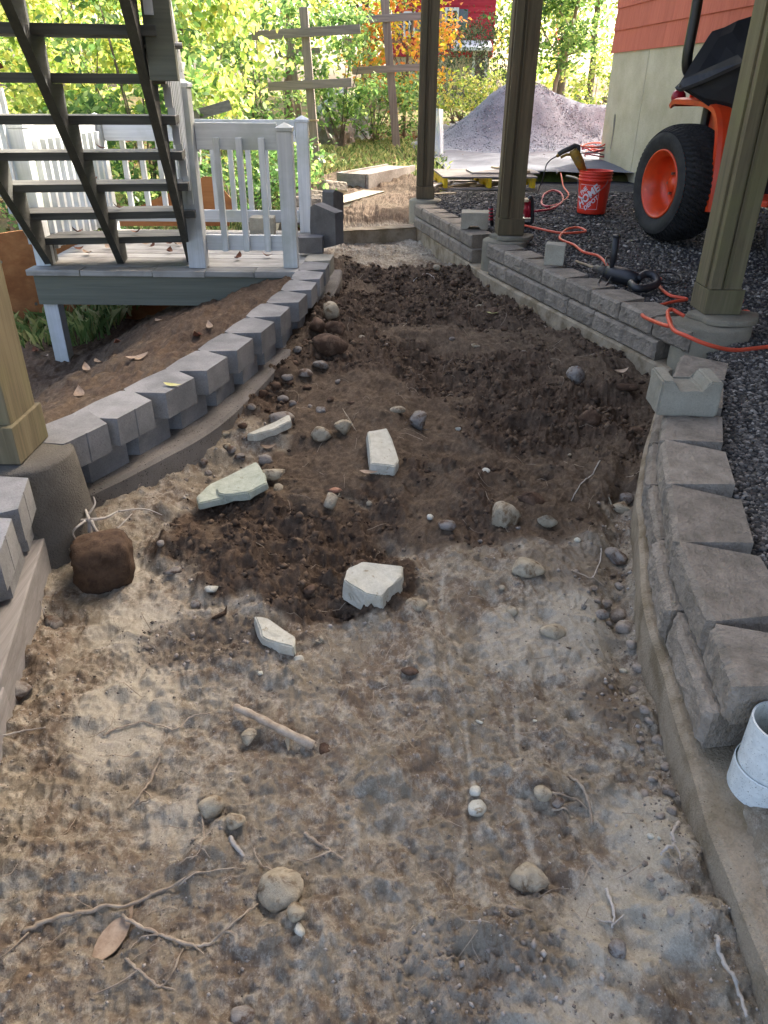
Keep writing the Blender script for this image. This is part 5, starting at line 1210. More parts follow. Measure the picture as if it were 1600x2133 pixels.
# tractor frame: +x forward, right wheel at -y (fw x up): offsets below are local
def wheel(loc, Rw, Wd, rimr, side, sub=1):
    o = empty('wheel', loc); o.parent = tr
    S = Matrix.Rotation(R(90) * side, 4, 'X')     # local z -> outward
    hw = Wd / 2; nth, nw = 300, 36; V = []; Fq = []
    prof = []
    for j in range(nw + 1):
        s = j / nw * 2 - 1; prof.append((s, Rw - .05 * abs(s) ** 3.2, s * hw * .93))
    for i in range(nth):
        th = i / nth * 2 * math.pi
        for s, r_, z in prof:
            row = math.floor((s + 1) * 3.5); wv = .22 * math.sin((s + 1) * 3.5 * math.pi * 2) + (.5 if row % 2 else 0)
            ph = (i * 60 / nth + wv) % 1; lug = 1 if ph < .55 else 0
            V.append(S @ Vector(((r_ - .014 * (1 - lug)) * math.cos(th), (r_ - .014 * (1 - lug)) * math.sin(th), z)))
    k = nw + 1
    for i in range(nth):
        for j in range(nw): i2 = (i + 1) % nth; Fq.append((i*k + j, i2*k + j, i2*k + j + 1, i*k + j + 1))
    ty = mesh_obj('tread', V, Fq, m_tread_r, o)
    wl = [(Rw - .055, hw * .93), (Rw - .075, hw), (Rw * .78, hw * 1.03), (Rw * .68, hw * .99), (rimr + .022, hw * .9), (rimr + .004, hw * .86), (rimr, hw * .8)]
    MB().lathe(wl, 64, S).build('tyre', m_tyre, o, sm=True)
    MB().lathe([(r_, -z) for r_, z in wl], 64, S).build('tyre', m_tyre, o, sm=True)
    MB().lathe([(rimr + .014, hw * .88), (rimr + .012, hw * .93), (rimr, hw * .92), (rimr - .006, hw * .8), (rimr - .03, hw * .74), (rimr - .035, hw * .3), (rimr - .05, hw * .05), (.11, hw * .0), (.10, hw * .12), (.055, hw * .16), (.05, hw * .35), (.001, hw * .36)], 56, S).build('rim', m_rim, o, sm=True)
    MB().lathe([(rimr, hw * .8), (rimr, -hw * .8)], 48, S).build('rim', m_rim, o, sm=True)
    hm_ = MB()
    for i in range(6):
        a = i * math.pi / 3; c = S @ Vector((.08 * math.cos(a), .08 * math.sin(a), hw * .1)); d_ = S @ Vector((0, 0, 1)); hm_ = MB().tube([c, c + d_ * .03], .011, 6).build('wheel_nut', m_steel, o)
    return o
lw_ = MI @ wc
wheel(lw_, WR, .37, .225, 1); wheel((lw_.x, -lw_.y, lw_.z), WR, .37, .225, -1)
fwr = .27; wheel((lw_.x + 1.42, lw_.y + .03, fwr - .012), fwr, .24, .15, 1); wheel((lw_.x + 1.42, -lw_.y - .03, fwr - .012), fwr, .24, .15, -1)
# fenders: swept sheet with a rolled lip
def fender(sgn):
    pr = [(-.34, .905), (-.31, .935), (-.25, .945), (0, .94), (.16, .925), (.26, .88), (.335, .77), (.375, .6), (.40, .42), (.41, .25)]
    pr = [(a.x, a.y) for a in spline([Vector((p[0], p[1], 0)) for p in pr], 4)]
    yo, yi = lw_.y + .02, lw_.y + .34; V = []; Fq = []; n = len(pr)
    for i, (x, z) in enumerate(pr):
        d_ = Vector((pr[min(i+1, n-1)][0] - pr[max(i-1, 0)][0], 0, pr[min(i+1, n-1)][1] - pr[max(i-1, 0)][1])).normalized(); nn_ = Vector((d_.z, 0, -d_.x))
        for y, off in ((yo - .012, .028), (yo - .012, -.004), (yo + .02, -.016), (yo + .1, -.018), (yi, -.018), (yi, .004), (yo + .03, .006), (yo, .028)):
            q = Vector((x, y * sgn, z)) + nn_ * off; V.append(q)
    k = 8
    for i in range(n - 1):
        for j in range(k): j2 = (j+1) % k; Fq.append((i*k + j, i*k + j2, (i+1)*k + j2, (i+1)*k + j))
    Fq += [tuple(range(k)), tuple((n-1)*k + j for j in range(k - 1, -1, -1))]
    f_ = MB().add(V, Fq).build('fender', m_orange, tr, sm=False)
    for x in (-.2, -.02): MB().tube([(x, (yo + .08) * sgn, .95), (x, (yo + .08) * sgn, 1.03)], .018, 8).build('grab_bar_leg', m_orange, f_, sm=True)
    MB().tube([(-.2, (yo + .08) * sgn, 1.03), (-.02, (yo + .08) * sgn, 1.05)], .018, 8).build('grab_bar', m_orange, f_, sm=True)
    MB().lathe([(.001, -.03), (.04, -.03), (.05, 0), (.052, .02), (.001, .028)], 20, Matrix.Translation((-.36, (yo + .07) * sgn, .965)) @ Matrix.Rotation(R(-90), 4, 'Y')).build('lamp', m_red, f_, sm=True)
    MB().box(-.30, .30, min(yi * sgn, (yi + .015) * sgn), max(yi * sgn, (yi + .015) * sgn), .35, .93).build('inner_panel', m_orange, f_)
fender(1); fender(-1)
hy = abs(lw_.y)
# roll bar, covered seat, bonnet and chassis
rx = lw_.x - .32
rops = spline([(rx, -hy + .33, .5), (rx, -hy + .33, .93), (rx, -hy + .30, 1.02), (rx, -hy + .14, 1.10), (rx, -hy + .08, 1.2), (rx, -hy + .08, 1.5), (rx, -hy + .08, 2.05), (rx, -hy + .2, 2.2), (rx, hy - .2, 2.2), (rx, hy - .08, 2.05), (rx, hy - .08, 1.5), (rx, hy - .08, 1.2), (rx, hy - .14, 1.10), (rx, hy - .33, .98), (rx, hy - .33, .5)], 6)
MB().tube(rops, .038, 12).build('roll_bar', m_blackmetal, tr, sm=True)
def tl_(u, v, Y): return MI @ atY(u, v, Y)
bm = bmesh.new()
for q in [tl_(1407, 180, 6.05), tl_(1430, 190, 5.95), tl_(1482, 60, 6.35), tl_(1445, 120, 6.25), tl_(1592, 22, 6.2), tl_(1546, 128, 5.85), tl_(1500, 235, 5.95), tl_(1600, 245, 5.8)]:
    bm.verts.new(q)
for q in [Vector((-.3, .05, 1.05)), Vector((-.25, .3, 1.3)), Vector((.3, .3, 1.35)), Vector((.45, .3, .75)), Vector((.35, -.1, .65)), Vector((-.2, .3, .6))]: bm.verts.new(q)
bmesh.ops.convex_hull(bm, input=bm.verts)
bmesh.ops.triangulate(bm, faces=bm.faces); bmesh.ops.subdivide_edges(bm, edges=bm.edges[:], cuts=3, use_grid_fill=True)
bmesh.ops.recalc_face_normals(bm, faces=bm.faces)
for v in bm.verts: v.co += v.normal * (.012 * mnoise.fractal(v.co * 5, 1, 2, 3) - .01) + Vector((0, 0, .01 * math.sin(v.co.x * 22 + v.co.y * 9)))
sc = bm_obj('seat_cover', bm, m_tarp, tr, sm=False)
fl_ = [tl_(1409, 186, 6.02), tl_(1428, 168, 6.0), tl_(1540, 118, 5.82), tl_(1552, 132, 5.80), tl_(1470, 170, 5.9), tl_(1418, 190, 5.98)]
MB().add([Vector(p) + Vector((.01, -.02, .012)) for p in fl_] + [Vector(p) + Vector((.01, -.005, -.004)) for p in fl_], [tuple(range(6)), tuple(range(11, 5, -1))] + [(i, (i+1) % 6, 6 + (i+1) % 6, 6 + i) for i in range(6)]).build('cover_flap', M_plain('lit_black_tarp', srgb('#3d3e40'), .55, .4, dirt=srgb('#56544f'), sc=8), sc)  # lighter tone paints the lit plane of the black cover
MB().lathe([(.006, 0), (.011, 0), (.011, .006), (.006, .006)], 14, Matrix.Translation(tl_(1416, 180, 5.93)) @ Matrix.Rotation(R(70), 4, 'Y')).build('eyelet', m_steel, sc)
MB().box(lw_.x - .45, lw_.x + 1.7, -.2, .2, .3, .62).build('chassis', m_blackmetal, tr, bevel=.02)
MB().box(lw_.x + .5, lw_.x + 1.75, -.28, .28, .63, 1.02).build('bonnet', m_orange, tr, bevel=.06, seg=4)
MB().box(lw_.x + .42, lw_.x + .85, lw_.y + .14, -lw_.y - .14, .33, .37).build('footboard', m_orange, tr, bevel=.01)
MB().tube([(lw_.x, lw_.y + .1, WR), (lw_.x, -lw_.y - .1, WR)], .06, 12).build('axle', m_blackmetal, tr, sm=True)
MB().tube([(lw_.x + 1.42, lw_.y + .1, fwr), (lw_.x + 1.42, -lw_.y - .1, fwr)], .045, 12).build('axle', m_blackmetal, tr, sm=True)
MB().tube([(lw_.x + .45, 0, .95), (lw_.x + .3, 0, 1.12)], .02, 8).build('steering_column', m_blackmetal, tr, sm=True)

# ---------------------------------------------------------------- house on the right
HC = Vector((3.30, 12.8, 0)); hd = Vector((.6, -6.8, 0)).normalized(); hn = Vector((hd.y, -hd.x, 0))     # hn points to the yard
hs = T(empty('shingled_house', HC), 'house corner with orange red shingles over a bare concrete foundation', 'house')
hs.rotation_euler = (0, 0, math.atan2(hd.y, hd.x))      # local +x along the wall to the viewer, local +y away from the yard?
bpy.context.view_layer.update()
yard = (Matrix.Rotation(-hs.rotation_euler.z, 3, 'Z') @ hn).y; S_ = 1 if yard > 0 else -1     # sign of the yard side in local y
def hb(mb, x0, x1, d0, d1, z0, z1):   # d measured from the wall face towards the yard
    ys_ = sorted((d0 * S_, d1 * S_)); return mb.box(x0, x1, ys_[0], ys_[1], z0, z1)
FH = 1.84
hb(MB(), 0, 14, -.3, 0, -.5, FH).build('foundation', m_found, hs)
for x in (1.35, 3.75): hb(MB(), x, x + .012, .0, .004, .2, FH - .02).build('form_seam', m_found, hs)
MB().add([(.42 + .05 * math.sin(i) * .4 + (0 if i < 6 else .05), (.003) * S_, .55 + (i if i < 6 else 11 - i) * .09) for i in range(12)], [tuple(range(12))]).build('trowel_mark', m_steel, hs)
hb(MB(), .05, 14, -7, -.02, FH + .0, 6.2).build('wall', m_siding, hs)
hb(MB(), .02, 14, -7, -.305, -.5, FH - .01).build('basement', m_found, hs)
ym = -3.5 * S_
MB().add([(-.3, .5 * S_, 6.1), (14.3, .5 * S_, 6.1), (14.3, ym, 9.0), (-.3, ym, 9.0), (-.3, -7.5 * S_, 6.1), (14.3, -7.5 * S_, 6.1), (-.3, .5 * S_, 6.22), (14.3, .5 * S_, 6.22), (14.3, ym, 9.15), (-.3, ym, 9.15), (-.3, -7.5 * S_, 6.22), (14.3, -7.5 * S_, 6.22)],
    [(0,1,2,3),(3,2,5,4),(6,9,8,7),(9,10,11,8),(0,6,7,1),(4,5,11,10),(0,3,9,6),(3,4,10,9),(1,7,8,2),(2,8,11,5)]).build('roof', m_tooldark, hs)
rg = random.Random(5)
for row in range(6):
    z0 = FH - .06 + row * .27; x = -.05
    while x < 7.5:
        wd = rg.uniform(.26, .52); x1 = min(x + wd, 7.6); tk = .016
        V = [(xx, dd * S_, zz) for xx in (x + .0015, x1 - .0015) for dd, zz in ((-.018, z0), (.022, z0), (.006, z0 + .30), (-.018, z0 + .30))]
        MB().add(V, [(0,1,2,3),(7,6,5,4),(0,4,5,1),(1,5,6,2),(2,6,7,3),(3,7,4,0)]).build('shingle', m_siding, hs); x = x1
# ---------------------------------------------------------------- foliage
def leaf_cloud(P, size, rg, droop=.3, asp=.6):
    """one pointed six-sided leaf per point, numpy"""
    n = len(P); t = np.array([(-.5, 0, 0), (-.15, .5, .06), (.2, .42, .05), (.5, 0, -.05), (.2, -.42, .05), (-.15, -.5, .06)]); t = t * np.array([1, asp, 1])
    a = rg.uniform(0, 2*np.pi, n); b_ = rg.normal(droop, .55, n); c = rg.normal(0, .6, n); sz = size * rg.uniform(.6, 1.3, n)
    X = np.stack([np.cos(a)*np.cos(b_), np.sin(a)*np.cos(b_), -np.sin(b_)], 1); up = np.stack([np.cos(a)*np.sin(b_), np.sin(a)*np.sin(b_), np.cos(b_)], 1); Yv = np.cross(up, X)
    Y2 = Yv * np.cos(c)[:, None] + up * np.sin(c)[:, None]; Z2 = np.cross(X, Y2)
    V = P[:, None] + sz[:, None, None] * (t[None, :, 0, None] * X[:, None] + t[None, :, 1, None] * Y2[:, None] + t[None, :, 2, None] * Z2[:, None])
    F = np.arange(n * 6).reshape(n, 6); return V.reshape(-1, 3), F
def cloud_pts(rg, n, c, rad, clumps, spread):
    d = rg.normal(size=(clumps, 3)); d /= np.linalg.norm(d, axis=1)[:, None]; r_ = rg.uniform(.25, 1, clumps) ** .45
    C = np.array(c) + d * r_[:, None] * np.array(rad); k = rg.integers(0, clumps, n)
    return C[k] + rg.normal(size=(n, 3)) * spread * np.array([1, 1, .6]), C
PAL = dict(
    lime=even('#5d7636', '#7f9a45', '#a0b15a', '#bdc270', '#cdbd62'),
    green=even('#405c30', '#587a40', '#71934f', '#8ea85f', '#a8b667'),
    dark=even('#2c3b2a', '#3a4c36', '#4b5c44', '#62705a'),
    yellow=even('#8f9a35', '#b3a83a', '#cda23a', '#d99446', '#c9784a'),
    deep=even('#36502a', '#4a6a38', '#5f8246', '#7b9a55'),
    red=even('#8c2430', '#a83240', '#c0444a'))
LMAT = {k: M_island('foliage_' + k, v, .5, .5, .35) for k, v in PAL.items()}
def trunk_mb(base, top, r0, r1, seed, nb=5, spread=1.0):
    rg = random.Random(seed); b_ = Vector(base); t = Vector(top); pts = [b_.lerp(t, i / 8) + Vector((rg.uniform(-.05, .05), rg.uniform(-.05, .05), 0)) * (i > 0) * (1 + r0 * 4) for i in range(9)]
    mb = MB(); mb.tube(pts, [r0 * 1.35] + [r0 + (r1 - r0) * i / 8 for i in range(1, 9)], 10)
    for k in range(nb):
        i = rg.randint(3, 7); p = pts[i]; a = rg.uniform(0, 6.28); L = rg.uniform(.5, 1.1) * spread; q = p + Vector((math.cos(a) * L, math.sin(a) * L, rg.uniform(.3, .9) * L))
        mb.tube([p, p.lerp(q, .5) + Vector((0, 0, .06)), q], [r1 * .9 + .004, r1 * .6 + .003, .004], 6)
    return mb
def plant(name, x, y, crowns, pal, size, label, cat, group=None, trunk=None, asp=.6, bark=None, seed=1, droop=.3):
    """crowns: list of (dx, dy, z centre, rx, ry, rz, leaves, clumps)"""
    z0 = float(gz(x, y)) - .05; o = empty(name, (x, y, z0)); rg = np.random.default_rng(seed); VV = []; FF = []; off = 0; stems = MB()
    for dx, dy, zc, rx_, ry_, rz_, n, cl in crowns:
        n = int(n * 1.35); P, C = cloud_pts(rg, n, (dx, dy, zc), (rx_, ry_, rz_), cl, .16 * max(rx_, .6) ** .7)
        P[:, 2] = np.maximum(P[:, 2], .06); V, F = leaf_cloud(P, size * .8, rg, droop, asp); VV.append(V); FF.append(F + off); off += len(V)
        for c in C[:: max(1, len(C) // 7)]:
            base = Vector((dx * .3 + rg.normal() * .04, dy * .3 + rg.normal() * .04, max(0, (zc - rz_) * .5) if trunk is None else zc - rz_ * .5)); tip = Vector(c); mid = base.lerp(tip, .5) + Vector((0, 0, .12))
            stems.tube([base, mid, tip], [.014, .009, .003], 5, False)
    np_mesh('crown', np.concatenate(VV), np.concatenate(FF), LMAT[pal], o); K(stems.build('stems', bark or m_bark, o, sm=True), 'stuff')
    if trunk: trunk_mb((0, 0, -.1), *trunk, seed=seed).build('trunk', bark or m_bark, o, sm=True)
    return T(o, label, cat, group)
S = 0
def P_(u, Y): p = atY(u, 300, Y); return p.x
sh = 'leafy yellow green shrub in the thicket behind the stair'
plant('shrub', P_(40, 11), 11, [(0, 0, 1.6, 1.2, .8, 1.5, 2600, 60)], 'lime', .13, 'leafy yellow green shrub behind the sloping left stair rail', 'shrub', seed=21)
plant('shrub', P_(185, 10), 10, [(0, 0, 1.7, .9, .7, 1.5, 2400, 55)], 'lime', .12, 'leafy yellow green shrub between the left and middle stringers', 'shrub', seed=22)
plant('shrub', P_(300, 9.2), 9.2, [(0, 0, 1.5, .8, .6, 1.4, 2000, 50)], 'green', .11, 'mid green shrub straight behind the stair treads', 'shrub', seed=23)
plant('shrub', P_(430, 10.5), 10.5, [(0, 0, 1.9, 1.0, .7, 1.7, 2800, 60)], 'lime', .12, 'tall drooping yellow green shrub right of the stair', 'shrub', seed=24, droop=.8)
plant('shrub', P_(545, 14.5), 14.5, [(0, 0, 1.5, .9, .7, 1.3, 2400, 55)], 'green', .11, 'bushy green shrub just left of the nearer trellis post', 'shrub', seed=25)
plant('shrub', P_(570, 10.2), 10.2, [(0, 0, .35, .6, .5, .4, 1100, 34)], 'green', .09, 'low green shrub behind the landing end post', 'shrub', seed=26)
plant('shrub', P_(500, 8.6), 8.6, [(0, 0, .45, .8, .5, .45, 1300, 36)], 'deep', .08, 'low dark green weeds close behind the landing', 'shrub', seed=27)
plant('shrub', P_(140, 8.4), 8.4, [(0, 0, .4, .9, .5, .5, 1300, 36)], 'green', .08, 'low green weeds behind the left balustrade', 'shrub', seed=28)
plant('shrub', P_(712, 14.2), 14.2, [(0, 0, 1.4, .62, .5, 1.1, 1500, 40)], 'green', .11, 'green shrub between the two trellis posts', 'shrub', seed=29)
plant('shrub', P_(780, 16.5), 16.5, [(0, 0, .7, 1.2, .7, .6, 1800, 44)], 'green', .10, 'weedy green shrub at the foot of the taller trellis post', 'shrub', seed=30)
plant('sapling', P_(840, 18), 18, [(0, 0, 1.7, 1.2, .8, 1.1, 1700, 40), (.3, 0, 3.2, 1.3, .8, .8, 900, 24)], 'yellow', .14, 'sapling with orange and yellow autumn leaves behind the trellis', 'tree', trunk=((.2, 0, 3.4), .04, .015), seed=31)
plant('shrub', P_(945, 21), 21, [(0, 0, 1.5, 1.5, 1.0, 1.1, 3600, 60)], 'dark', .10, 'dark grey green rhododendron in front of the red house', 'shrub', seed=32, asp=.35, droop=.6)
plant('shrub', P_(965, 18.6), 18.6, [(0, 0, .8, 1.3, .5, .45, 1500, 36)], 'lime', .10, 'bright yellow green low shrub behind the stone heap', 'shrub', seed=33)
plant('shrub', P_(1225, 24), 24, [(0, 0, 1.0, 1.0, .6, .9, 1500, 36)], 'lime', .12, 'yellow green vine-covered shrub by the far stone wall', 'shrub', seed=34)
plant('sapling', P_(1130, 23), 23, [(0, 0, 2.3, 1.4, .9, .9, 2200, 44), (.4, 0, 4.2, 1.8, 1.0, .9, 1800, 36)], 'green', .15, 'slim maple sapling with a pale leaning trunk beyond the stone heap', 'tree', trunk=((.9, 0, 4.6), .07, .03), bark=m_barkpale, seed=35)
plant('tree', P_(1210, 27), 27, [(0, 0, 3.2, 2.2, 1.2, 1.8, 3000, 60), (.5, 0, 6, 2.4, 1.5, 1.5, 1500, 40)], 'lime', .16, 'leafy tree with fine yellow green leaves beside the house corner', 'tree', trunk=((.2, .2, 7), .12, .05), seed=36)
plant('tree', P_(1060, 22), 22, [(-.9, -.6, 4.2, 1.9, 1.0, .9, 2400, 44), (.4, 0, 6.5, 2.8, 2.2, 1.6, 2400, 46)], 'green', .16, 'big tree with a thick scarred trunk behind the middle post', 'tree', trunk=((.5, .2, 8), .34, .2), bark=m_barkpale, seed=37)
plant('tree', P_(1150, 29), 29, [(0, 0, 6.2, 2.6, 1.8, 2.2, 2400, 50)], 'green', .18, 'straight dark-trunked tree hung with red vine', 'tree', trunk=((.1, 0, 9), .18, .1), seed=38)
vn = bpy.data.objects
for k_, nm in enumerate(('tree',)):
    to = [o for o in bpy.data.objects if o.get('label', '').startswith('straight dark')][0]; rg = np.random.default_rng(5); n = 260; zz = rg.uniform(1.8, 5, n); a = rg.uniform(0, 6.28, n)
    V, F = leaf_cloud(np.stack([.24 * np.cos(a), .24 * np.sin(a), zz], 1), .16, rg); np_mesh('red_vine', V, F, LMAT['red'], to)
plant('tree', P_(760, 26), 26, [(0, 0, 4.0, 2.2, 1.2, 1.5, 2600, 50), (0, 0, 6.5, 2.8, 1.8, 1.6, 1600, 40)], 'deep', .16, 'dark green tree rising behind the trellis posts', 'tree', trunk=((.2, 0, 7), .14, .06), seed=39)
plant('tree', P_(610, 22), 22, [(0, 0, 3.4, 2.4, 1.2, 1.9, 3000, 56), (0, 0, 6.3, 2.6, 1.8, 1.6, 1600, 40)], 'lime', .16, 'yellow green tree behind the nearer trellis post', 'tree', trunk=((.0, 0, 7), .13, .06), seed=40)
plant('tree', P_(400, 20), 20, [(0, 0, 3.0, 2.6, 1.3, 2.0, 3400, 60), (0, 0, 6.2, 2.8, 1.8, 1.6, 1600, 40)], 'green', .15, 'spreading green tree deep behind the stair newel', 'tree', trunk=((.2, 0, 7), .15, .06), seed=41)
plant('tree', P_(180, 19), 19, [(0, 0, 3.0, 2.6, 1.3, 2.1, 3400, 60), (0, 0, 6.2, 2.8, 1.8, 1.6, 1600, 40)], 'lime', .15, 'spreading yellow green tree deep behind the stair stringers', 'tree', trunk=((.1, 0, 7), .16, .06), bark=m_barkpale, seed=42)
plant('tree', P_(15, 14), 14, [(0, 0, 3.0, 1.6, 1.2, 1.6, 1900, 44), (0, 0, 5.8, 2.6, 1.8, 1.6, 1500, 40)], 'green', .14, 'tree with a slim pink brown trunk behind the sloping stair rail', 'tree', trunk=((.15, 0, 7), .09, .05), bark=m_barkpale, seed=43)
plant('tree', P_(-150, 16), 16, [(0, 0, 2.6, 2.0, 1.5, 2.2, 2600, 50), (0, 0, 5.8, 2.6, 2.0, 1.8, 1500, 40)], 'green', .15, 'green tree at the far left edge of the yard', 'tree', trunk=((-.1, 0, 7), .14, .06), seed=44)
plant('tree', 5.7, 19.9, [(0, 0, 4.2, 2.2, 2.0, 1.7, 3600, 60), (.3, 0, 6.6, 2.4, 2.0, 1.6, 2200, 46)], 'green', .17, 'unseen tree added behind the shingled house to shade the stone heap', 'tree', trunk=((.1, 0, 7.5), .2, .08), seed=51)  # hidden by the house; added so its crown shades the stone heap
# far wood
rg = np.random.default_rng(77); VV = []; FF = []; off = 0
for i in range(30):
    x = -34 + i * 2.4 + rg.normal() * .6; y = 40 + rg.uniform(-3, 6); P, C = cloud_pts(rg, 900, (x, y, 5.0), (2.6, 1.6, 5.2), 40, .5); V, F = leaf_cloud(P, .34, rg); VV.append(V); FF.append(F + off); off += len(V)
fw_ = np_mesh('far_wood', np.concatenate(VV), np.concatenate(FF), LMAT['lime']); K(fw_, 'stuff'); T(fw_, 'mass of far yellow green woodland closing the view', 'woods')

# grass and litter behind the landing and along the lawn
def blades(name, n, region, h, mat, label):
    rg = np.random.default_rng(n); P = []
    while len(P) < n:
        x, y = region(rg); P.append((x, y))
    P = np.array(P); z = gz(P[:, 0], P[:, 1]); a = rg.uniform(0, 6.28, n); L = h * rg.uniform(.5, 1.4, n); ln_ = rg.normal(0, .45, (n, 2)) * L[:, None]; wd = .004 + .006 * rg.random(n) * (1 + P[:, 1] / 12)
    V = np.zeros((n, 4, 3)); dx = np.stack([np.cos(a), np.sin(a)], 1) * wd[:, None]
    V[:, 0, :2] = P - dx; V[:, 1, :2] = P + dx; V[:, 0, 2] = V[:, 1, 2] = z - .02; V[:, 2, :2] = P + ln_ * .6 + dx * .6; V[:, 2, 2] = z + L * .75; V[:, 3, :2] = P + ln_ * 1.2; V[:, 3, 2] = z + L
    o = np_mesh(name, V.reshape(-1, 3), np.arange(n * 4).reshape(n, 4), mat); K(o, 'stuff'); return T(o, label, 'grass')
m_grass = M_island('grass_blades', even('#46592e', '#5e7540', '#7d8c52', '#979b60', '#a3986e'), .7, .3)
def lawn(r_):
    while True:
        x, y = r_.uniform(-3.2, .9), r_.uniform(7.8, 17)
        if y > 11.3 or x < float(lfx(y)) - .05: return x, y
blades('grass', 13000, lawn, .075, m_grass, 'rough green grass around the trellis posts and behind the landing')
def bank_grass(r_): return (r_.uniform(-3.3, -1.9), r_.uniform(4.9, 6.3))
g2 = blades('grass', 1300, bank_grass, .13, m_grass, 'tufts of long green grass under the landing by the plywood')
n = 9000; rg = np.random.default_rng(9); y = rg.uniform(7.6, 24, n); x = rg.uniform(-.6, .45, n) * y - .2; keep = ~((x > lfx(y) - .1) & (y < 11.6)); x, y = x[keep], y[keep]
V, F = leaf_cloud(np.stack([x, y, gz(x, y) + .02], 1), .075, rg, 0, .7)
o = np_mesh('leaf_litter', V, F, M_island('litter', even('#6a4a33', '#8d6748', '#a98a68', '#7a5a48', '#b89a70'), .9)); K(o, 'stuff'); T(o, 'fallen brown leaves scattered over the lawn and woodland floor', 'leaves')

# ---------------------------------------------------------------- trellis posts
def trellis(x, y, z1, wd, arms, label, lean=0, rope=()):
    z0 = float(gz(x, y)) - .15; o = empty('trellis_post', (x, y, z0)); H_ = z1 - z0; top = Vector((lean, 0, H_))
    MB().beam((0, 0, 0), top, wd, wd, (0, 1, 0)).build('post', m_greyZ, o, bevel=.006)
    for zc, xl, xr, dzr in arms:
        t = (zc - z0) / H_; cx = lean * t
        MB().beam((cx + xl, -wd/2 - .022, zc - z0 - dzr), (cx + xr, -wd/2 - .022, zc - z0 + dzr), .04, .11).build('cross_arm', m_greyX, o, bevel=.004)
    for zr in rope:
        t = (zr - z0) / H_; MB().lathe([(wd * .74, -.012), (wd * .78, 0), (wd * .74, .012)], 12, Matrix.Translation((lean * t, 0, zr - z0))).build('rope_turn', m_pale_wood, o, sm=True)
    return T(o, label, 'trellis')
Y1 = 12.2; b1 = atY(661, 362, Y1); t1 = atY(632, 15, Y1)
a = [atY(635, 68, Y1).z, atY(648, 176, Y1).z]
trellis(b1.x, Y1, t1.z, .115, [(a[0], -.73, .76, .045), (a[1], -.58, .60, .03)], 'grey wooden trellis post with two cross arms and rope turns, nearer the landing', t1.x - b1.x, (atY(655, 250, Y1).z, atY(660, 300, Y1).z))
Y2 = 15.2; b2 = atY(828, 312, Y2); t2 = atY(798, -40, Y2)
a = [atY(803, 38, Y2).z, atY(815, 143, Y2).z]
trellis(b2.x, Y2, t2.z, .14, [(a[0], -.82, .95, .05), (a[1], -.66, .8, .04)], 'taller grey wooden trellis post leaning beside the far pier post', t2.x - b2.x)
Y3 = 15.5; trellis(atY(630, 300, Y3).x, Y3, atY(615, 48, Y3).z, .11, [(atY(620, 110, Y3).z, -.3, .5, .03)], 'thin shaded trellis post standing right behind the one with rope turns', -.14)
Y4 = 18.5; trellis(atY(777, 270, Y4).x, Y4, atY(775, 22, Y4).z, .12, [(atY(775, 85, Y4).z, -.6, .65, .02)], 'pale far trellis post with a single cross arm', -.05)
fp = T(empty('leaning_rail', (-2.3, 9.1, -.2)), 'weathered split rail slanting behind the landing newel', 'rail'); MB().beam(atY(400, 242, 9) - fp.location, atY(480, 218, 9.1) - fp.location, .05, .1).build('rail', m_greyX, fp); MB().beam(atY(412, 480, 9) - fp.location, atY(408, 235, 9) - fp.location, .09, .09, (0, 1, 0)).build('stub_post', m_greyZ, fp)

# ---------------------------------------------------------------- stone heap, tarp, plastic sheet, far wall, red house
pg = T(empty('stone_heap', (2.35, 15.8, 0)), 'long heap of grey crushed stone dumped on the driveway', 'heap')
X, Y = np.meshgrid(np.linspace(-1.9, 5.2, 150), np.linspace(-1.9, 2.2, 90))
def heap(x, y): return .98 * np.exp(-((x - .0) / 1.05) ** 2 - (y / .85) ** 2) + .62 * np.exp(-((x - 1.9) / 1.5) ** 2 - ((y - .2) / .85) ** 2) + .25 * np.exp(-((x - 3.4) / 1.1) ** 2 - ((y - .3) / .8) ** 2)
Hh = heap(X, Y); Zp = gz(X + 2.35, Y + 15.8) + .02 + Hh * (1 + .08 * (fbm(X, Y, 2, 3) - .5)) + (fbm(X, Y, 12, 3) - .5) * .03 * np.clip(Hh * 4, 0, 1) - .08 * (Hh < .02)
V = np.stack([X, Y, Zp], -1).reshape(-1, 3); i0 = (np.arange(89)[:, None] * 150 + np.arange(149)[None]).ravel()
np_mesh('mound', V, np.stack([i0, i0 + 1, i0 + 151, i0 + 150], 1), m_pile, pg, sm=True)
n = 14000; rg = np.random.default_rng(4); x = rg.uniform(-1.8, 5, n); y = rg.uniform(-1.8, 1.2, n); hh = heap(x, y); kp = hh > .03 + rg.random(n) * .03; x, y, hh = x[kp], y[kp], hh[kp]
m_chip = M_island('pile_chips', even('#6a6f77', '#7d828a', '#91969e', '#abb0b7'), .9)
K(pebbles('chips', np.column_stack([x, y, gz(x + 2.35, y + 15.8) + .02 + hh]), rg.uniform(.009, .019, len(x)), m_chip, pg, octa=True), 'stuff')
def cloth(label, u0, u1, v0, v1, Y, mat, name, cat, dep=.5, amp=.12, seed=0):
    bm = bmesh.new(); a_, c_ = atY(u0, v1, Y), atY(u1, v0, Y); ctr = Vector(((a_.x + c_.x)/2, Y, float(gz((a_.x + c_.x)/2, Y)))); rx_, hz = (c_.x - a_.x)/2, c_.z - ctr.z
    bmesh.ops.create_icosphere(bm, subdivisions=4, radius=1)
    for v in bm.verts:
        d = v.co.normalized(); k = 1 + amp * (mnoise.fractal(d * 3 + Vector((seed, 0, 0)), 1, 2, 4)); v.co = Vector((d.x * rx_ * k, d.y * dep * k, max(-.05, d.z * hz * k)))
    o = bm_obj(name, bm, mat); o.location = ctr; return T(o, label, cat)
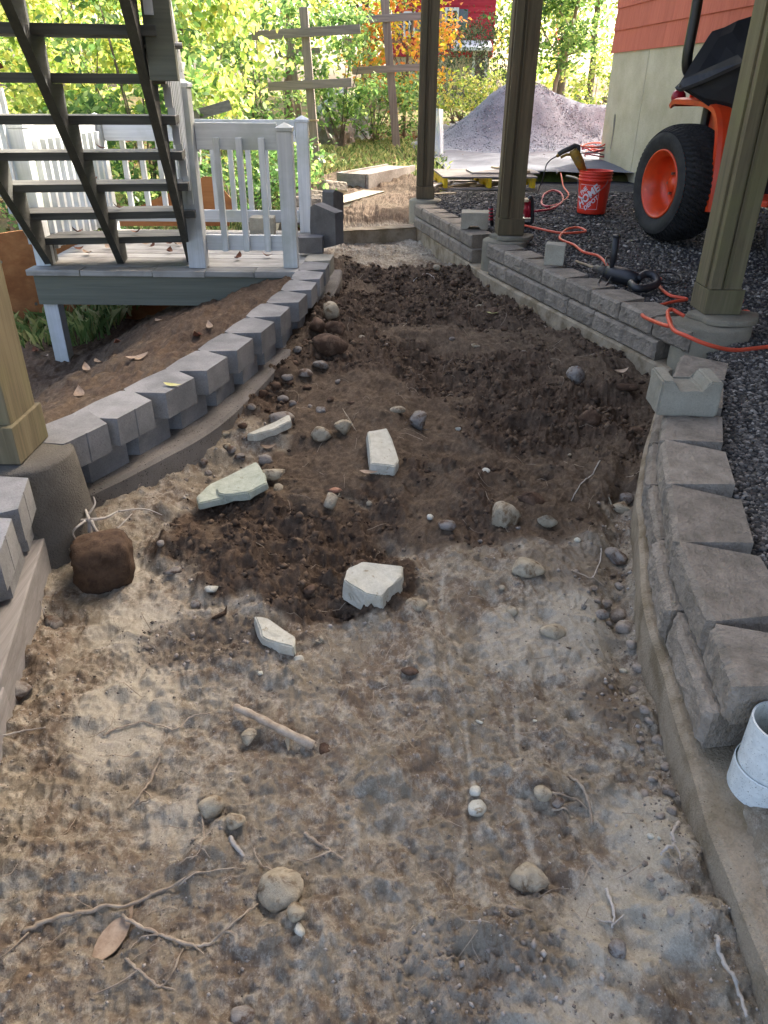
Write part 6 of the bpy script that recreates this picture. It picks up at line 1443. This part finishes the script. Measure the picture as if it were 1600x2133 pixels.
cloth('pale sunlit boulder heap seen through the shrubs between the trellis posts', 655, 765, 190, 262, 17.2, M_rough('pale_boulder', srgb('#a5a49e'), srgb('#c9c8c2'), 2, 20, .04, .9), 'boulder_heap', 'boulder', .8, .35, 3)
cloth('large grey boulder low in the weeds below the pale heap', 650, 740, 235, 290, 15.6, m_boulder, 'boulder', 'boulder', .6, .3, 5)
Yp = 13.6; pa_ = atY(895, 322, Yp); V = []; Fq = []
for i in range(9):
    for j in range(9):
        s, t = i/8, j/8; q = atY(893 + 32 * s + 4 * math.sin(5 * t) * (1 - s), 322 - 100 * t * (1 - .25 * s * (1 - t)) + 6 * s, Yp); q.y += .14 * math.sin(7 * s) + .1 * t * s; V.append(q - pa_)
for i in range(8):
    for j in range(8): Fq.append((i*9 + j, (i+1)*9 + j, (i+1)*9 + j + 1, i*9 + j + 1))
m_film, N, b = newmat('plastic_film', .25, .5); b.inputs['Base Color'].default_value = (.75, .78, .82, 1); b.inputs['Alpha'].default_value = .38
bump(N, b, tnoise(N, coords(N), 8, 5), .05, .6)
o = mesh_obj('plastic_sheet', V, Fq, m_film, sm=True); o.location = pa_; so_ = o.modifiers.new('thick', 'SOLIDIFY'); so_.thickness = .004; T(o, 'clear plastic sheet standing at the left foot of the stone heap', 'plastic sheet')
# dry stone wall
dw = T(empty('dry_stone_wall', (4.5, 25.5, 0)), 'low dry stone wall of grey field stones beyond the stone heap', 'wall'); rg = random.Random(8)
for i in range(46):
    x = -2.2 + (i % 15) * .42 + rg.uniform(-.08, .08); lay = i // 15; bm = ang_stone(900 + i, 12, .8, .1); a, c, e = rg.uniform(.2, .3), rg.uniform(.18, .26), rg.uniform(.13, .18)
    for v in bm.verts: v.co = Vector((v.co.x * a, v.co.y * c, v.co.z * e))
    o = bm_obj('stone', bm, m_boulder, dw, sm=True); o.location = (x + .2 * (lay % 2), rg.uniform(-.06, .06), float(gz(4.5 + x, 25.5)) + .1 + lay * .24); o.rotation_euler = (rg.uniform(-.2, .2), rg.uniform(-.2, .2), rg.uniform(0, 3))
# red house
RY_ = 33.0; rh = T(empty('red_house', (atY(900, 100, RY_).x, RY_, 0)), 'red clapboard house with a white window and slate shutters among the trees', 'house'); c = rh.location.copy()
def hx(u, v): p = atY(u, v, RY_); return p.x - c.x, p.z
xl, _ = hx(818, 0); xr, _ = hx(1035, 0); zb = hx(900, 118)[1]
MB().box(xl, xr, .1, 8, zb, 9).build('wall', m_redhouse, rh)
z = zb + .02
while z < 6.4:
    V = [(xx, y, zz) for xx in (xl, xr) for y, zz in ((.1, z), (.06, z), (.085, z + .205), (.1, z + .205))]; MB().add(V, [(0,1,2,3),(7,6,5,4),(0,4,5,1),(1,5,6,2),(2,6,7,3),(3,7,4,0)]).build('clapboard', m_redhouse, rh); z += .2
MB().box(xl + .1, xr - .1, .15, 8, -1, zb - .005).build('foundation', m_found, rh)
MB().add([(xl - .4, -.3, 8.9), (xr + .4, -.3, 8.9), (xr + .4, 4, 11.5), (xl - .4, 4, 11.5), (xl - .4, 8.3, 8.9), (xr + .4, 8.3, 8.9)], [(0,1,2,3),(3,2,5,4),(0,3,4),(1,5,2)]).build('roof', m_tooldark, rh)
def window(u0, u1, v0, v1, sh=True, dark=False):
    x0, zt = hx(u0, v0); x1, zb_ = hx(u1, v1)
    f = MB().box(x0 - .08, x1 + .08, -.02, .05, zb_ - .1, zt + .1).build('window', m_trim, rh); MB().box(x0, x1, -.035, -.022, zb_, zt).build('pane', m_glass if dark else m_glass, f)
    MB().box((x0+x1)/2 - .02, (x0+x1)/2 + .02, -.05, -.036, zb_, zt).build('mullion', m_trim, f); MB().box(x0, x1, -.05, -.036, (zb_+zt)/2 - .025, (zb_+zt)/2 + .025).build('mullion', m_trim, f)
    if sh:
        for s0, s1 in ((x0 - .42, x0 - .1), (x1 + .1, x1 + .42)): MB().box(s0, s1, -.02, .05, zb_ - .05, zt + .05).build('shutter', m_shut, rh)
window(932, 950, 22, 58); window(845, 860, 30, 70)
xa, zt = hx(940, 90); xb, zq = hx(1020, 118)
MB().add([(xa, -.7, zt - .15), (xb, -.7, zt - .15), (xb, .05, zt + .1), (xa, .05, zt + .1), (xa, -.7, zt - .25), (xb, -.7, zt - .25), (xb, .05, zt - .25), (xa, .05, zt - .25)], [(0,1,2,3),(4,7,6,5),(0,4,5,1),(1,5,6,2),(3,2,6,7),(0,3,7,4)]).build('porch_roof', m_trim, rh)
x0, z0 = hx(990, 125); x1, z1 = hx(1012, 100); MB().box(x0 - .1, x1 + .1, -.03, .14, z0 - .6, z1 + .05).build('door_frame', m_trim, rh); MB().box(x0, x1, -.045, -.032, z0 - .6, z1 - .03).build('door', m_glass, rh)

# every mass of uncountable bits gets a description too
for nm, lb, ct in (('gravel', 'dark crushed gravel covering the terrace right of the block walls', 'gravel'), ('grit', 'pale ash crumbs and grit on the near path', 'grit'), ('soil_crumbs', 'dark crumbs of loose soil on the path', 'soil'), ('root_hairs', 'fine root hairs lying on the dirt path', 'roots')):
    T(bpy.data.objects[nm], lb, ct)
